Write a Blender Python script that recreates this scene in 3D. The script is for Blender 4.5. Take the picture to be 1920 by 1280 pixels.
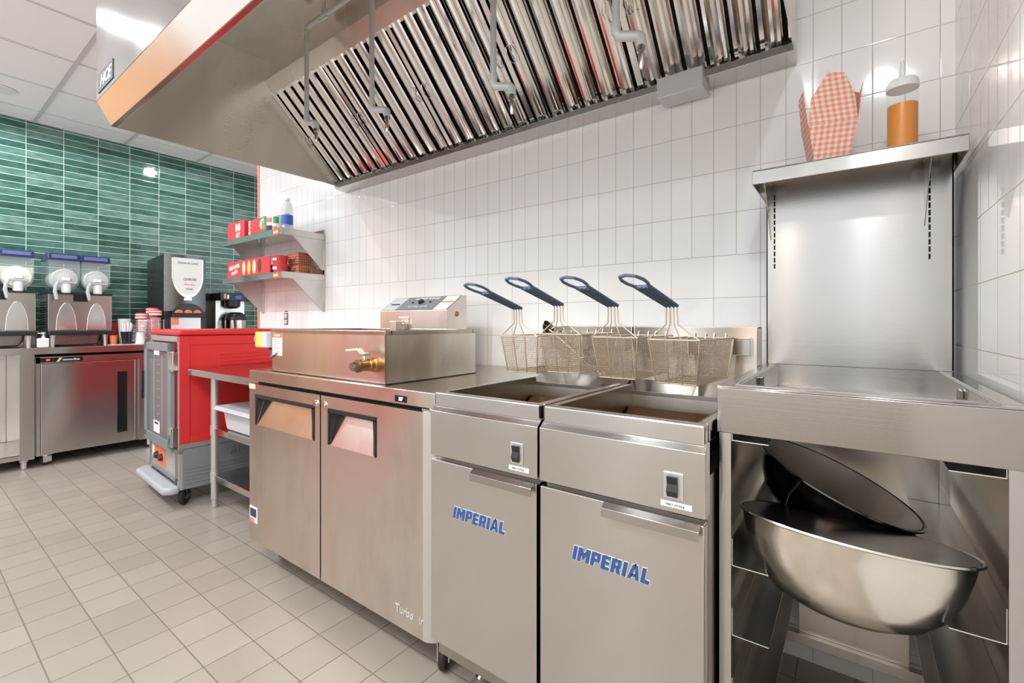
import bpy, bmesh, math, random
from math import pi, sin, cos, radians, sqrt
from mathutils import Vector, Matrix
random.seed(4)
S = bpy.context.scene
for o in list(bpy.data.objects): bpy.data.objects.remove(o)
COL = S.collection

# ------------------------------------------------------------------ camera, world, lights, exposure
YAW = -0.6364
cd = bpy.data.cameras.new('camera'); cam = bpy.data.objects.new('camera', cd); COL.objects.link(cam)
cam.location = (-0.2348, -1.7883, 1.10); cam.rotation_euler = (pi/2, 0, -YAW)
cd.sensor_width = 36; cd.lens = 862.4/1920*36; cd.shift_y = -35/1920; cd.clip_start = .02
S.camera = cam
S.view_settings.view_transform = 'Standard'; S.view_settings.look = 'None'
S.view_settings.gamma = 1; S.view_settings.use_curve_mapping = False
S.view_settings.exposure = .60
W = bpy.data.worlds.new('world'); S.world = W; W.use_nodes = True
W.node_tree.nodes['Background'].inputs[0].default_value = (.89, .95, 1.0, 1)
W.node_tree.nodes['Background'].inputs[1].default_value = 1.22

def area(name, loc, size, power, color=(.87,.95,1), rot=(0,0,0), sy=None):
    l = bpy.data.lights.new(name, 'AREA'); l.energy = power; l.color = color
    l.shape = 'RECTANGLE' if sy else 'SQUARE'; l.size = size
    if sy: l.size_y = sy
    o = bpy.data.objects.new(name, l); COL.objects.link(o); o.location = loc; o.rotation_euler = rot
    return o
def spot(name, loc, power, r=.06, color=(1,.97,.92)):
    l = bpy.data.lights.new(name, 'SPOT'); l.energy = power; l.color = color; l.shadow_soft_size = r
    l.spot_size = radians(172); l.spot_blend = .25
    o = bpy.data.objects.new(name, l); COL.objects.link(o); o.location = loc
    return o
# a run of linear ceiling fixtures in front of the hood, and downlights
area('linear_light_left', (-3.60, -2.0, 2.80), .06, 9, sy=1.25)
area('linear_light_right', (-1.5, -2.75, 2.80), .06, 30, sy=1.25)
area('linear_light_counter', (-4.9, -2.3, 2.80), .9, 26, sy=.3)
DL = [(-5.30, -1.30), (-5.25, -.05), (-4.2, -2.3), (-2.6, -2.5), (-.95, -2.3), (-.62, -2.62), (-.075, -2.35)]
for i, (x, y) in enumerate(DL):
    spot('downlight_lamp', (x, y, 2.79), (20, 11, 21, 19, 29, 26, 23)[i], .045, (1, .84, .70) if i in (4, 5) else (.86, .94, 1))

# ------------------------------------------------------------------ node helpers
class N:
    def __init__(s, name):
        s.m = bpy.data.materials.new(name); s.m.use_nodes = True
        s.t = s.m.node_tree; s.b = s.t.nodes['Principled BSDF']
    def n(s, typ, **k):
        x = s.t.nodes.new(typ)
        for a, v in k.items():
            if a.startswith('i_'):
                x.inputs[int(a[2:])].default_value = v
            else: setattr(x, a, v)
        return x
    def l(s, a, b): s.t.links.new(a, b)
    def math(s, op, a, b=None, c=None):
        x = s.n('ShaderNodeMath', operation=op)
        for i, v in enumerate((a, b, c)):
            if v is None: continue
            if isinstance(v, (int, float)): x.inputs[i].default_value = v
            else: s.l(v, x.inputs[i])
        return x.outputs[0]
    def mix(s, f, a, b):
        x = s.n('ShaderNodeMix', data_type='RGBA')
        for i, v in ((0, f), (6, a), (7, b)):
            if isinstance(v, (int, float)): x.inputs[i].default_value = v
            elif isinstance(v, tuple): x.inputs[i].default_value = (*v[:3], 1)
            else: s.l(v, x.inputs[i])
        return x.outputs[2]
    def pos(s, world=True):
        if world: return s.n('ShaderNodeNewGeometry').outputs['Position']
        return s.n('ShaderNodeTexCoord').outputs['Object']
    def sep(s, v):
        x = s.n('ShaderNodeSeparateXYZ'); s.l(v, x.inputs[0]); return x.outputs
    def noise(s, v, scale, detail=3, sc=(1,1,1), rough=.5):
        mp = s.n('ShaderNodeMapping'); s.l(v, mp.inputs[0]); mp.inputs['Scale'].default_value = sc
        x = s.n('ShaderNodeTexNoise'); s.l(mp.outputs[0], x.inputs['Vector'])
        x.inputs['Scale'].default_value = scale; x.inputs['Detail'].default_value = detail
        x.inputs['Roughness'].default_value = rough
        return x.outputs['Fac']
    def ramp(s, f, pts):
        x = s.n('ShaderNodeValToRGB'); s.l(f, x.inputs[0]); e = x.color_ramp.elements
        e[0].position, e[0].color = pts[0][0], (*pts[0][1], 1)
        e[1].position, e[1].color = pts[1][0], (*pts[1][1], 1)
        for p, c in pts[2:]:
            q = e.new(p); q.color = (*c, 1)
        return x.outputs[0]
    def bump(s, h, strength=.2, dist=.002):
        x = s.n('ShaderNodeBump'); s.l(h, x.inputs['Height']); x.inputs['Strength'].default_value = strength
        x.inputs['Distance'].default_value = dist; s.l(x.outputs[0], s.b.inputs['Normal']); return x
    def set(s, **k):
        al = dict(col='Base Color', rough='Roughness', metal='Metallic', trans='Transmission Weight', ior='IOR',
                  aniso='Anisotropic', alpha='Alpha', coat='Coat Weight', em='Emission Color', es='Emission Strength', spec='Specular IOR Level')
        for a, v in k.items():
            i = s.b.inputs[al[a]]
            if isinstance(v, tuple): i.default_value = (*v[:3], 1)
            elif isinstance(v, (int, float)): i.default_value = v
            else: s.l(v, i)
        return s

def plain(name, col, rough=.5, metal=0, **k):
    n = N(name); n.set(col=col, rough=rough, metal=metal, **k)
    p = n.pos(False); f = n.noise(p, 14, 4)
    n.set(rough=n.math('MULTIPLY_ADD', f, .16, rough-.08))
    return n.m
def steel(name, col=(.63,.615,.595), rough=.25, aniso=.72, stain=0, staincol=(.36,.27,.18), tangent=(.05,.3,1), dent=.12, brush=0):
    n = N(name); p = n.pos(True)
    n.set(metal=1, aniso=aniso)
    g = n.noise(p, 2.2, 2, (1, 1, 110)); big = n.noise(p, 2.3, 3, (1, 1, .55)); fine = n.noise(p, 3, 2, (1, 1, 160))
    n.set(rough=n.math('MULTIPLY_ADD', g, .012, n.math('MULTIPLY_ADD', big, .12, rough-.075)))
    c = n.mix(n.math('MULTIPLY', fine, .035), col, tuple(x*.72 for x in col))
    if stain:
        st = n.noise(p, 5, 6, (1.6, 1.6, .5), .62)
        c = n.mix(n.math('MULTIPLY', n.ramp(st, [(.48, (0,0,0)), (.72, (1,1,1))]), stain), c, staincol)
    n.set(col=c)
    vx = n.n('ShaderNodeCombineXYZ'); 
    for i, v in enumerate(tangent): vx.inputs[i].default_value = v
    n.l(vx.outputs[0], n.b.inputs['Tangent'])
    b1 = n.bump(n.noise(p, 2.2, 0, (1, 1, .3)), dent, .03)
    if brush:                                # fine horizontal brushing that draws lamps out into upright streaks
        b2 = n.n('ShaderNodeBump'); n.l(n.noise(p, 2.0, 1, (.5, .5, 420)), b2.inputs['Height'])
        b2.inputs['Strength'].default_value = 1; b2.inputs['Distance'].default_value = brush
        n.l(b2.outputs[0], b1.inputs['Normal'])
    return n.m
def grid_tile(name, au, u0, w, av, v0, h, grout, gcol, colfn, rough, bumpy=.0, low=None, gb=.5):
    """rectangular tiles laid in world coordinates: au/av = axis indices, w x h, joints at u0 + k*w, v0 + k*h"""
    n = N(name); P = n.pos(True); s = n.sep(P)
    U, V = s[au], s[av]
    def joint(c, o, step, g):
        f = n.math('FRACT', n.math('DIVIDE', n.math('SUBTRACT', c, o), step))
        d = n.math('MULTIPLY', n.math('MINIMUM', f, n.math('SUBTRACT', 1.0, f)), step)
        return n.math('LESS_THAN', d, g/2), n.math('FLOOR', n.math('DIVIDE', n.math('SUBTRACT', c, o), step)), n.math('SMOOTH_MIN', d, g, .002)
    ju, iu, du = joint(U, u0, w, grout)
    if low is not None:                      # tiles twice as wide below a height
        ju2, iu2, du2 = joint(U, u0, 2*w, grout)
        below = n.math('LESS_THAN', V, low)
        def sel(a, b): return n.math('ADD', n.math('MULTIPLY', a, n.math('SUBTRACT', 1.0, below)), n.math('MULTIPLY', b, below))
        ju, iu, du = sel(ju, ju2), sel(iu, iu2), sel(du, du2)
    jv, iv, dv = joint(V, v0, h, grout)
    J = n.math('MAXIMUM', ju, jv)
    idv = n.n('ShaderNodeCombineXYZ'); n.l(iu, idv.inputs[0]); n.l(iv, idv.inputs[1])
    wn = n.n('ShaderNodeTexWhiteNoise'); n.l(idv.outputs[0], wn.inputs['Vector'])
    base = colfn(n, P, wn.outputs['Value'])
    n.set(col=n.mix(J, base, gcol), rough=n.math('MULTIPLY_ADD', J, .6, rough))
    hgt = n.math('MINIMUM', du, dv)
    hh = n.math('MULTIPLY', hgt, gb*200)
    if bumpy:
        hh = n.math('ADD', hh, n.math('MULTIPLY', n.noise(P, 16, 3), bumpy))
    hh = n.math('ADD', hh, n.math('MULTIPLY', wn.outputs['Value'], .0))
    n.bump(hh, .35, .002)
    return n.m

M = {}
M['steel'] = steel('brushed_steel', (.62,.60,.575), .185, 1.0, dent=.24, brush=.00005)
M['steel_dirty'] = steel('brushed_steel_used', (.66,.61,.55), .24, .95, .32, dent=.16)
M['steel_bright'] = steel('brushed_steel_bright', (.46,.43,.40), .165, 1.0, dent=.26, brush=.00008)
M['steel_dark'] = steel('steel_grimy', (.40,.37,.34), .3, .5, .5)
M['steel_hood'] = steel('hood_steel', (.80,.76,.70), .28, .85, .10)
M['steel_front'] = steel('polished_hood_front', (.60,.59,.58), .17, .0, dent=.06)
M['steel_slide'] = steel('slide_steel', (.80,.78,.75), .25, .5)
M['steel_lip'] = steel('hood_lip_steel', (.56,.50,.44), .22, .6, .05, dent=.1)
M['steel_mirror'] = steel('filter_steel', (.78,.765,.74), .12, .5, .18, dent=.25)
M['steel_back'] = steel('oily_steel', (.46,.42,.37), .24, .6, .35)
M['bowl'] = steel('bowl_steel', (.84,.79,.71), .22, .2, .30, (.16,.13,.10), dent=.05)
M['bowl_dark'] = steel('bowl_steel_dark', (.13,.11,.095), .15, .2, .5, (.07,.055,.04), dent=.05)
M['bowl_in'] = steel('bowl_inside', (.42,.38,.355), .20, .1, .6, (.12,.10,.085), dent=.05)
M['galv'] = plain('galvanised_pipe', (.66,.66,.65), .40, .15)
M['chrome'] = plain('chrome', (.8,.8,.79), .15, 1)
M['alum'] = plain('aluminium', (.70,.69,.66), .36, .8)
M['black'] = plain('black_plastic', (.015,.015,.017), .35)
M['dark'] = plain('dark_rubber', (.02,.02,.02), .6)
M['blackgloss'] = plain('black_gloss', (.010,.011,.012), .18)
M['darkgap'] = plain('dark_recess', (.02,.018,.016), .8)
M['grey'] = plain('grey_plastic', (.22,.235,.25), .42)
M['greylight'] = plain('light_grey_plastic', (.44,.47,.50), .4)
M['ltgrey'] = plain('pale_grey_plastic', (.58,.60,.62), .35)
M['white'] = plain('white_plastic', (.80,.80,.79), .3)
M['paper'] = plain('paper_white', (.82,.82,.80), .7)
M['red'] = plain('red_plastic', (.66,.028,.030), .36)
M['redgloss'] = plain('red_print', (.72,.05,.06), .4)
M['redbright'] = plain('red_button', (.93,.22,.18), .35)
M['coral'] = plain('coral_trim', (.80,.27,.19), .4)
M['orange'] = plain('orange_label', (.85,.20,.06), .45)
M['yellow'] = plain('yellow_plastic', (.80,.62,.14), .4)
M['cream'] = plain('cream_print', (.84,.72,.45), .5)
M['bluelogo'] = plain('blue_enamel', (.03,.085,.26), .4)
M['bluegrip'] = plain('blue_grip', (.065,.11,.175), .45)
M['navy'] = plain('navy_print', (.02,.03,.12), .3)
M['green'] = plain('green_print', (.03,.36,.10), .3)
M['blue'] = plain('blue_label', (.05,.12,.50), .35)
M['brass'] = plain('brass_oily', (.36,.19,.06), .34, 1)
M['wire'] = plain('basket_wire', (.70,.59,.46), .32, .85)
M['oil'] = plain('fryer_oil', (.028,.012,.004), .08)
M['rust'] = plain('baked_oil_metal', (.22,.12,.07), .3, .6)
M['lidband'] = plain('lid_print', (.13,.16,.34), .4)
M['disc'] = clear('drum_face', (.52,.52,.51), .25, .25) if 0 else plain('drum_face', (.50,.50,.49), .3)
M['ceilframe'] = plain('ceiling_grid', (.60,.60,.59), .5)
M['wood'] = plain('orange_wood_reflector', (.66,.36,.19), .5)
M['coralreflect'] = plain('coral_reflector', (.85,.20,.15), .5)
M['panelling'] = plain('pale_panelling', (.68,.62,.56), .5)
M['gunmetal'] = plain('gunmetal', (.16,.165,.17), .28, 1)
M['outlet'] = plain('outlet_ivory', (.75,.73,.69), .4)
M['bronze'] = plain('outlet_plate', (.30,.27,.24), .4, .8)
M['brown'] = plain('brown_card', (.24,.10,.06), .7)
def glass(name, col, rough=.03, ior=1.25, alpha=1):
    n = N(name); n.set(col=col, rough=rough, trans=1, ior=ior); p = n.pos(False)
    n.set(rough=n.math('MULTIPLY_ADD', n.noise(p, 8, 2), .03, rough)); return n.m
def clear(name, col=(.9,.92,.92), amt=.72, rough=.06):
    n = N(name); n.set(col=col, rough=rough)
    t = n.n('ShaderNodeBsdfTransparent'); t.inputs[0].default_value = (.96,.98,.98,1)
    mx = n.n('ShaderNodeMixShader'); mx.inputs[0].default_value = amt
    out = n.t.nodes['Material Output']
    n.l(n.b.outputs[0], mx.inputs[1]); n.l(t.outputs[0], mx.inputs[2]); n.l(mx.outputs[0], out.inputs[0])
    return n.m
M['clear'] = clear('clear_plastic', (.75,.80,.80), .74)
M['doorpane'] = clear('smoked_clear_pane', (.25,.27,.28), .55, .05)
M['frost'] = clear('frosted_plastic', (.88,.88,.86), .30, .3)
M['clearer'] = clear('bottle_wall', (.88,.88,.86), .93, .2)
M['water'] = clear('clear_bottle', (.80,.83,.85), .55, .08)
M['sauce'] = plain('orange_sauce', (.80,.26,.008), .25)
M['cloudy'] = plain('cloudy_drink', (.74,.74,.62), .3)
for nm, e, c in (('led', 5, (.55,.8,1)), ('redled', 3.0, (1,.05,.03)), ('lamp', 14, (1,.98,.95))):
    n = N(nm + '_glow'); n.set(col=(0,0,0), em=c, es=e); M[nm] = n.m
def gingham(name, a, b, c, s):
    n = N(name); P = n.sep(n.pos(False))
    u = n.math('ADD', P[0], P[1])
    f1 = n.math('LESS_THAN', n.math('FRACT', n.math('DIVIDE', u, s)), .5)
    f2 = n.math('LESS_THAN', n.math('FRACT', n.math('DIVIDE', P[2], s)), .5)
    k = n.math('MULTIPLY', n.math('ADD', f1, f2), .5)
    n.set(col=n.ramp(k, [(.0, a), (1.0, c), (.5, b)]), rough=.65); return n.m
M['gingham'] = gingham('pink_gingham_card', (.86,.74,.56), (.88,.46,.36), (.84,.27,.21), .0145)
M['gingham2'] = gingham('terracotta_gingham_card', (.62,.34,.20), (.50,.16,.09), (.42,.09,.05), .016)
n = N('knit_red_cups'); P = n.sep(n.pos(False)); f = n.math('LESS_THAN', n.math('FRACT', n.math('DIVIDE', P[2], .012)), .5)
n.set(col=n.mix(f, (.80,.62,.60), (.62,.10,.10)), rough=.5); M['cupstripe'] = n.m

ZR = 1.3426      # height of the joint under which the tiles are twice as wide
def whitecol(n, P, r):
    c = n.mix(r, (.875,.86,.84), (.91,.895,.875))
    return c
M['tile_back'] = grid_tile('white_wall_tile', 0, -.0315, .0762, 2, ZR, .1524, .0022, (.50,.46,.42), whitecol, .07, .10, low=ZR)
M['tile_right'] = grid_tile('white_wall_tile_side', 1, -.012, .0762, 2, ZR, .1524, .0022, (.55,.47,.38), whitecol, .05, .07, low=ZR)
def greencol(n, P, r):
    f = n.noise(P, 9, 6, (1, 1, 3.2), .62)
    t = n.math('MULTIPLY_ADD', f, .75, n.math('MULTIPLY', r, .42))
    return n.ramp(t, [(.22, (.018,.055,.044)), (.88, (.18,.29,.25)), (.5, (.045,.125,.098)), (.68, (.082,.185,.15))])
M['tile_green'] = grid_tile('green_glazed_tile', 1, .7745, .2339, 2, 2.805, .0579, .0042, (.60,.68,.58), greencol, .08, 1.5)
def floorcol(n, P, r):
    f = n.noise(P, 5, 5, (1, 1, 1)); g = n.noise(P, 160, 2)
    c = n.mix(r, (.355,.305,.26), (.42,.37,.32))
    c = n.mix(n.math('MULTIPLY', f, .4), c, (.32,.265,.215))
    return n.mix(n.math('MULTIPLY', g, .18), c, (.30,.25,.21))
M['floor'] = grid_tile('quarry_floor_tile', 0, -2.358, .1524, 1, -.887, .1524, .0042, (.20,.165,.135), floorcol, .33, .25)
n = N('ceiling_tile'); p = n.pos(True); n.set(col=n.mix(n.noise(p, 40, 3), (.90,.90,.89), (.93,.93,.92)), rough=.8); n.bump(n.noise(p, 120, 2), .1, .002); M['ceiling'] = n.m

# ------------------------------------------------------------------ mesh helpers
class MB:
    def __init__(s): s.v = []; s.f = []; s.mi = []; s.mats = []
    def _m(s, m):
        m = m or (s.mats[0] if s.mats else 'steel')
        if m not in s.mats: s.mats.append(m)
        return s.mats.index(m)
    def add(s, vs, fs, m=None):
        o = len(s.v); k = s._m(m); s.v += [tuple(x) for x in vs]
        for f in fs: s.f.append(tuple(i+o for i in f)); s.mi.append(k)
        return s
    def box(s, x0, x1, y0, y1, z0, z1, m=None):
        if x0 > x1: x0, x1 = x1, x0
        if y0 > y1: y0, y1 = y1, y0
        if z0 > z1: z0, z1 = z1, z0
        v = [(x0,y0,z0),(x1,y0,z0),(x1,y1,z0),(x0,y1,z0),(x0,y0,z1),(x1,y0,z1),(x1,y1,z1),(x0,y1,z1)]
        return s.add(v, [(0,3,2,1),(4,5,6,7),(0,1,5,4),(1,2,6,5),(2,3,7,6),(3,0,4,7)], m)
    def prism(s, poly, axis, a, b, m=None):
        """poly: 2-D outline; axis 0 -> (y,z) along x, 1 -> (x,z) along y, 2 -> (x,y) along z"""
        def P(p, t):
            return (t, p[0], p[1]) if axis == 0 else (p[0], t, p[1]) if axis == 1 else (p[0], p[1], t)
        n = len(poly); vs = [P(p, a) for p in poly] + [P(p, b) for p in poly]
        ar = sum(poly[i][0]*poly[(i+1)%n][1] - poly[(i+1)%n][0]*poly[i][1] for i in range(n))
        flip = (ar > 0) == (axis != 1)
        if b < a: flip = not flip
        f = [tuple(range(n)), tuple(range(2*n-1, n-1, -1))] + [(i, i+n, (i+1)%n+n, (i+1)%n) for i in range(n)]
        if flip: f = [tuple(reversed(q)) for q in f]
        return s.add(vs, f, m)
    def tube(s, pts, r, seg=10, m=None, caps=True, closed=False):
        pts = [Vector(p) for p in pts]; n = len(pts); rings = []; up = None
        for i, p in enumerate(pts):
            if closed: d = pts[(i+1)%n]-pts[i-1]
            elif i == 0: d = pts[1]-p
            elif i == n-1: d = p-pts[-2]
            else: d = (pts[i+1]-p).normalized()+(p-pts[i-1]).normalized()
            d.normalize()
            if up is None:
                up = Vector((0,0,1)) if abs(d.z) < .9 else Vector((1,0,0))
            a = (up - d*up.dot(d))
            if a.length < 1e-5: a = d.orthogonal()
            a.normalize(); b = d.cross(a); up = a
            rr = r[i] if isinstance(r, (list, tuple)) else r
            rings.append([p + (a*cos(t)+b*sin(t))*rr for t in [2*pi*k/seg for k in range(seg)]])
        vs = [v for R in rings for v in R]; f = []
        for i in range(n if closed else n-1):
            j = (i+1)%n
            for k in range(seg): f.append((i*seg+k, i*seg+(k+1)%seg, j*seg+(k+1)%seg, j*seg+k))
        if caps and not closed: f += [tuple(range(seg-1,-1,-1)), tuple((n-1)*seg+k for k in range(seg))]
        return s.add(vs, f, m)
    def lathe(s, prof, c=(0,0,0), seg=32, ax='z', m=None, mtx=None):
        """prof: (radius, height) pairs"""
        vs = []
        for r, h in prof:
            for k in range(seg):
                t = 2*pi*k/seg; a, b = r*cos(t), r*sin(t)
                p = (a, b, h) if ax == 'z' else (h, a, b) if ax == 'x' else (b, h, a)
                if mtx: p = mtx @ Vector(p)
                vs.append((p[0]+c[0], p[1]+c[1], p[2]+c[2]))
        f = []
        for i in range(len(prof)-1):
            for k in range(seg): f.append((i*seg+k, i*seg+(k+1)%seg, (i+1)*seg+(k+1)%seg, (i+1)*seg+k))
        if prof[0][0] > 1e-6: f.append(tuple(range(seg-1,-1,-1)))
        if prof[-1][0] > 1e-6: f.append(tuple((len(prof)-1)*seg+k for k in range(seg)))
        return s.add(vs, f, m)
    def cyl(s, c, r, h, ax='z', seg=24, m=None, r2=None):
        return s.lathe([(r, 0), (r2 if r2 is not None else r, h)], c, seg, ax, m)
OFF = {}
def link(o, parent=None):
    COL.objects.link(o)
    if parent is not None:
        o.parent = parent; OFF[o.name] = OFF.get(parent.name, Vector())
    return o
def build(name, mb, mat=None, parent=None, bevel=0, smooth=False, seg=2, **tags):
    me = bpy.data.meshes.new(name)
    off = OFF.get(parent.name, Vector()) if parent is not None else Vector()
    me.from_pydata([(v[0]-off.x, v[1]-off.y, v[2]-off.z) for v in mb.v], [], mb.f)
    mats = [m for m in mb.mats]
    if mat and not any(m != 'steel' for m in mats): mats = [mat]
    for m in mats: me.materials.append(M[m])
    for p, i in zip(me.polygons, mb.mi): p.material_index = min(i, len(mats)-1)
    if smooth:
        for p in me.polygons: p.use_smooth = True
    bm = bmesh.new(); bm.from_mesh(me); bmesh.ops.recalc_face_normals(bm, faces=bm.faces)
    if smooth:
        for e in bm.edges:
            if len(e.link_faces) == 2 and e.calc_face_angle(0) > radians(35): e.smooth = False
    bm.to_mesh(me); bm.free()
    o = link(bpy.data.objects.new(name, me), parent)
    if bevel:
        b = o.modifiers.new('bevel', 'BEVEL'); b.width = bevel; b.segments = seg; b.limit_method = 'ANGLE'; b.angle_limit = radians(40)
    for k, v in tags.items(): o[k] = v
    return o
def tag(o, label, cat, group=None):
    o['label'] = label; o['category'] = cat
    if group: o['group'] = group
    return o
def thing(name, label, cat, loc=(0,0,0), group=None, rotz=0):
    o = bpy.data.objects.new(name, None); COL.objects.link(o); o.location = loc; o.rotation_euler = (0,0,rotz)
    o.empty_display_size = .05
    OFF[o.name] = Vector() if rotz else Vector(loc)      # rotated things are built in their own coordinates
    return tag(o, label, cat, group)
def local(o): OFF[o.name] = Vector(); return o
def copy_tree(o, parent=None):
    c = o.copy(); COL.objects.link(c); c.parent = parent
    for ch in [x for x in bpy.data.objects if x.parent == o]: copy_tree(ch, c)
    return c
def struct(name, mb, mat, **k):
    o = build(name, mb, mat, **k); o['kind'] = 'structure'; return o
def bx(*a): return MB().box(*a)
_tc = {}
def text_geo(s, bold=0.0, shear=0.0):
    key = (s, bold, shear)
    if key in _tc: return _tc[key]
    cu = bpy.data.curves.new('t', 'FONT'); cu.body = s; cu.extrude = .012; cu.offset = bold; cu.shear = shear
    cu.resolution_u = 2
    o = bpy.data.objects.new('t', cu); COL.objects.link(o); bpy.context.view_layer.update()
    dg = bpy.context.evaluated_depsgraph_get(); me = o.evaluated_get(dg).to_mesh()
    vs = [tuple(v.co) for v in me.vertices]; fs = [tuple(p.vertices) for p in me.polygons]
    o.evaluated_get(dg).to_mesh_clear(); bpy.data.objects.remove(o); bpy.data.curves.remove(cu)
    _tc[key] = (vs, fs); return vs, fs
def text(mb, s, c, xd, yd, w, h, bold=0.0, shear=0.0, m=None, depth=.0008):
    vs, fs = text_geo(s, bold, shear)
    x0 = min(v[0] for v in vs); x1 = max(v[0] for v in vs); y0 = min(v[1] for v in vs); y1 = max(v[1] for v in vs)
    xd, yd, c = Vector(xd).normalized(), Vector(yd).normalized(), Vector(c); nd = xd.cross(yd)
    out = []
    for v in vs:
        out.append(c + xd*((v[0]-(x0+x1)/2)/(x1-x0)*w) + yd*((v[1]-(y0+y1)/2)/(y1-y0)*h) + nd*(v[2]/.012*depth))
    mb.add(out, fs, m); return mb

def block_word(mb, word, c, w, h, y, depth=.0008, grow=0.0, shear=.22):
    """heavy slanted block capitals on a face looking towards -y"""
    t_ = .34
    G = {'I': (.36, [[(0,0),(.36,0),(.36,1),(0,1)]]),
         'M': (1.15, [[(0,0),(t_,0),(t_,1),(0,1)], [(.81,0),(1.15,0),(1.15,1),(.81,1)], [(t_,1),(t_,.55),(.575,.12),(.575,.62)], [(.81,1),(.575,.62),(.575,.12),(.81,.55)]]),
         'P': (.86, [[(0,0),(t_,0),(t_,1),(0,1)], [(t_,.78),(.72,.78),(.80,1),(t_,1)], [(t_,.34),(.80,.34),(.72,.54),(t_,.54)], [(.56,.54),(.72,.54),(.80,.34),(.86,.42),(.86,.92),(.80,1),(.72,.78),(.56,.78)]]),
         'E': (.78, [[(0,0),(t_,0),(t_,1),(0,1)], [(t_,0),(.78,0),(.78,.22),(t_,.22)], [(t_,.39),(.72,.39),(.72,.60),(t_,.60)], [(t_,.78),(.78,.78),(.78,1),(t_,1)]]),
         'R': (.90, [[(0,0),(t_,0),(t_,1),(0,1)], [(t_,.78),(.72,.78),(.80,1),(t_,1)], [(t_,.38),(.80,.38),(.72,.56),(t_,.56)], [(.56,.56),(.72,.56),(.80,.38),(.86,.46),(.86,.92),(.80,1),(.72,.78),(.56,.78)], [(.40,.38),(.58,0),(.92,0),(.74,.38)]]),
         'A': (1.0, [[(0,0),(.32,0),(.56,1),(.28,1)], [(.72,0),(1.02,0),(.74,1),(.46,1)], [(.30,.20),(.72,.20),(.68,.38),(.34,.38)]]),
         'L': (.74, [[(0,0),(t_,0),(t_,1),(0,1)], [(t_,0),(.74,0),(.74,.24),(t_,.24)]])}
    tot = sum(G[ch][0] for ch in word) + .13*(len(word)-1); sx = w/tot; x = 0
    for ch in word:
        gw, polys = G[ch]
        for p in polys:
            mx = sum(q[0] for q in p)/len(p); my = sum(q[1] for q in p)/len(p)
            pts = [(c[0]-w/2 + (x+q[0])*sx + shear*(q[1]-.5)*h*.9 + grow*(1 if q[0] > mx else -1), c[1]-h/2+q[1]*h + grow*(1 if q[1] > my else -1)) for q in p]
            mb.prism(pts, 1, y-depth, y)
        x += gw+.13
    return mb

# ------------------------------------------------------------------ the room
HC = 2.83; XG = -5.9; XE = -4.106
struct('floor', bx(-6.1, .3, -3.6, 1.6, -.08, 0), 'floor')
struct('wall_back', bx(XE, .12, 0, .14, 0, HC), 'tile_back')
struct('wall_right', bx(0, .12, -3.6, 0, 0, HC), 'tile_right')
struct('wall_left', MB().box(XG-.12, XG, -2.3, 1.6, 0, HC, 'tile_green').box(XG-.12, XG+.01, -3.6, -2.3, 0, HC, 'wood'), 'tile_green')  # orange end stretch is unseen, added for warm reflections in the hood lip
struct('wall_far', bx(XG, XE, 1.5, 1.6, 0, HC), 'paper')
struct('trim_1', bx(XE-.035, XE, -.004, .144, 0, HC), 'coral')
# unseen low partition behind the camera, added to give the steel coral reflections
f = MB(); f.box(-3.9, .0, -3.2, -3.1, 0, .9, 'panelling'); f.box(-5.4, -3.92, -3.2, -3.1, 0, 1.3, 'coralreflect')
struct('wall_front_reflector', f, 'panelling')
# ceiling: panels with a visible grid
cb = MB(); cb.box(-6.02, .12, -3.6, 1.6, HC+.004, HC+.1, 'ceiling')
struct('ceiling', cb, 'ceiling')
g = MB()
for k in range(-1, 10):
    x = -5.59 + k*.6; g.box(x-.007, x+.007, -3.6, 1.6, HC-.002, HC+.006)
for k in range(-5, 4):
    y = -1.05+k*.6096; g.box(-6.0, .0, y-.012, y+.012, HC-.003, HC+.006)
g.box(XG, XG+.02, -3.6, 1.6, HC-.006, HC+.004)
struct('trim_2', g, 'ceilframe')
for i, (x, y) in enumerate(DL[:3]):
    t = thing('downlight', ['round recessed downlight in the ceiling at the left edge', 'round recessed downlight in the ceiling above the coffee machines', 'round recessed downlight in the ceiling in front of the drinks counter'][i], 'ceiling light', (x, y, HC))
    build('ring', MB().lathe([(.055, HC-.004), (.08, HC-.006), (.085, HC), (.055, HC)], (x, y, 0), 28), 'white', t, smooth=True)
    build('lens', MB().lathe([(.0, HC-.001), (.054, HC-.002)], (x, y, 0), 28), 'lamp', t)
# baseboard strip of tile at the floor behind machines
struct('baseboard_back', bx(XE, -.02, -.012, 0, 0, .10), 'tile_back')

# ------------------------------------------------------------------ exhaust hood
HX0, HX1 = -2.92, -.382
t = thing('exhaust_hood', 'large stainless steel exhaust hood hanging over the fryers', 'exhaust hood', (-1.65, -.6, 1.98))
build('front_panel', bx(HX0, HX1, -1.245, -1.235, 2.08, HC-.003), 'steel_front', t)
build('front_lip', MB().prism([(-1.245, 2.083), (-1.196, 1.985), (-1.176, 1.985), (-1.168, 2.0), (-1.222, 2.10)], 0, HX0, HX1), 'steel_lip', t, bevel=.002)
side = [(-1.235, 2.09), (-1.19, 1.988), (-.03, 1.985), (-.03, HC-.003), (-1.235, HC-.003)]
build('end_panel', MB().prism(side, 0, HX0-.006, HX0+.004), 'steel_hood', t)
build('end_panel', MB().prism(side, 0, HX1-.004, HX1+.002), 'steel_hood', t)
build('inner_top', bx(HX0, HX1, -1.235, -.52, 2.583, 2.60), 'steel_hood', t)
build('rear_plenum', MB().prism([(-.52, 2.60), (-.52, 2.473), (-.505, 2.46), (-.03, 2.46), (-.03, 2.60)], 0, HX0, HX1), 'steel_hood', t)
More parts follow.
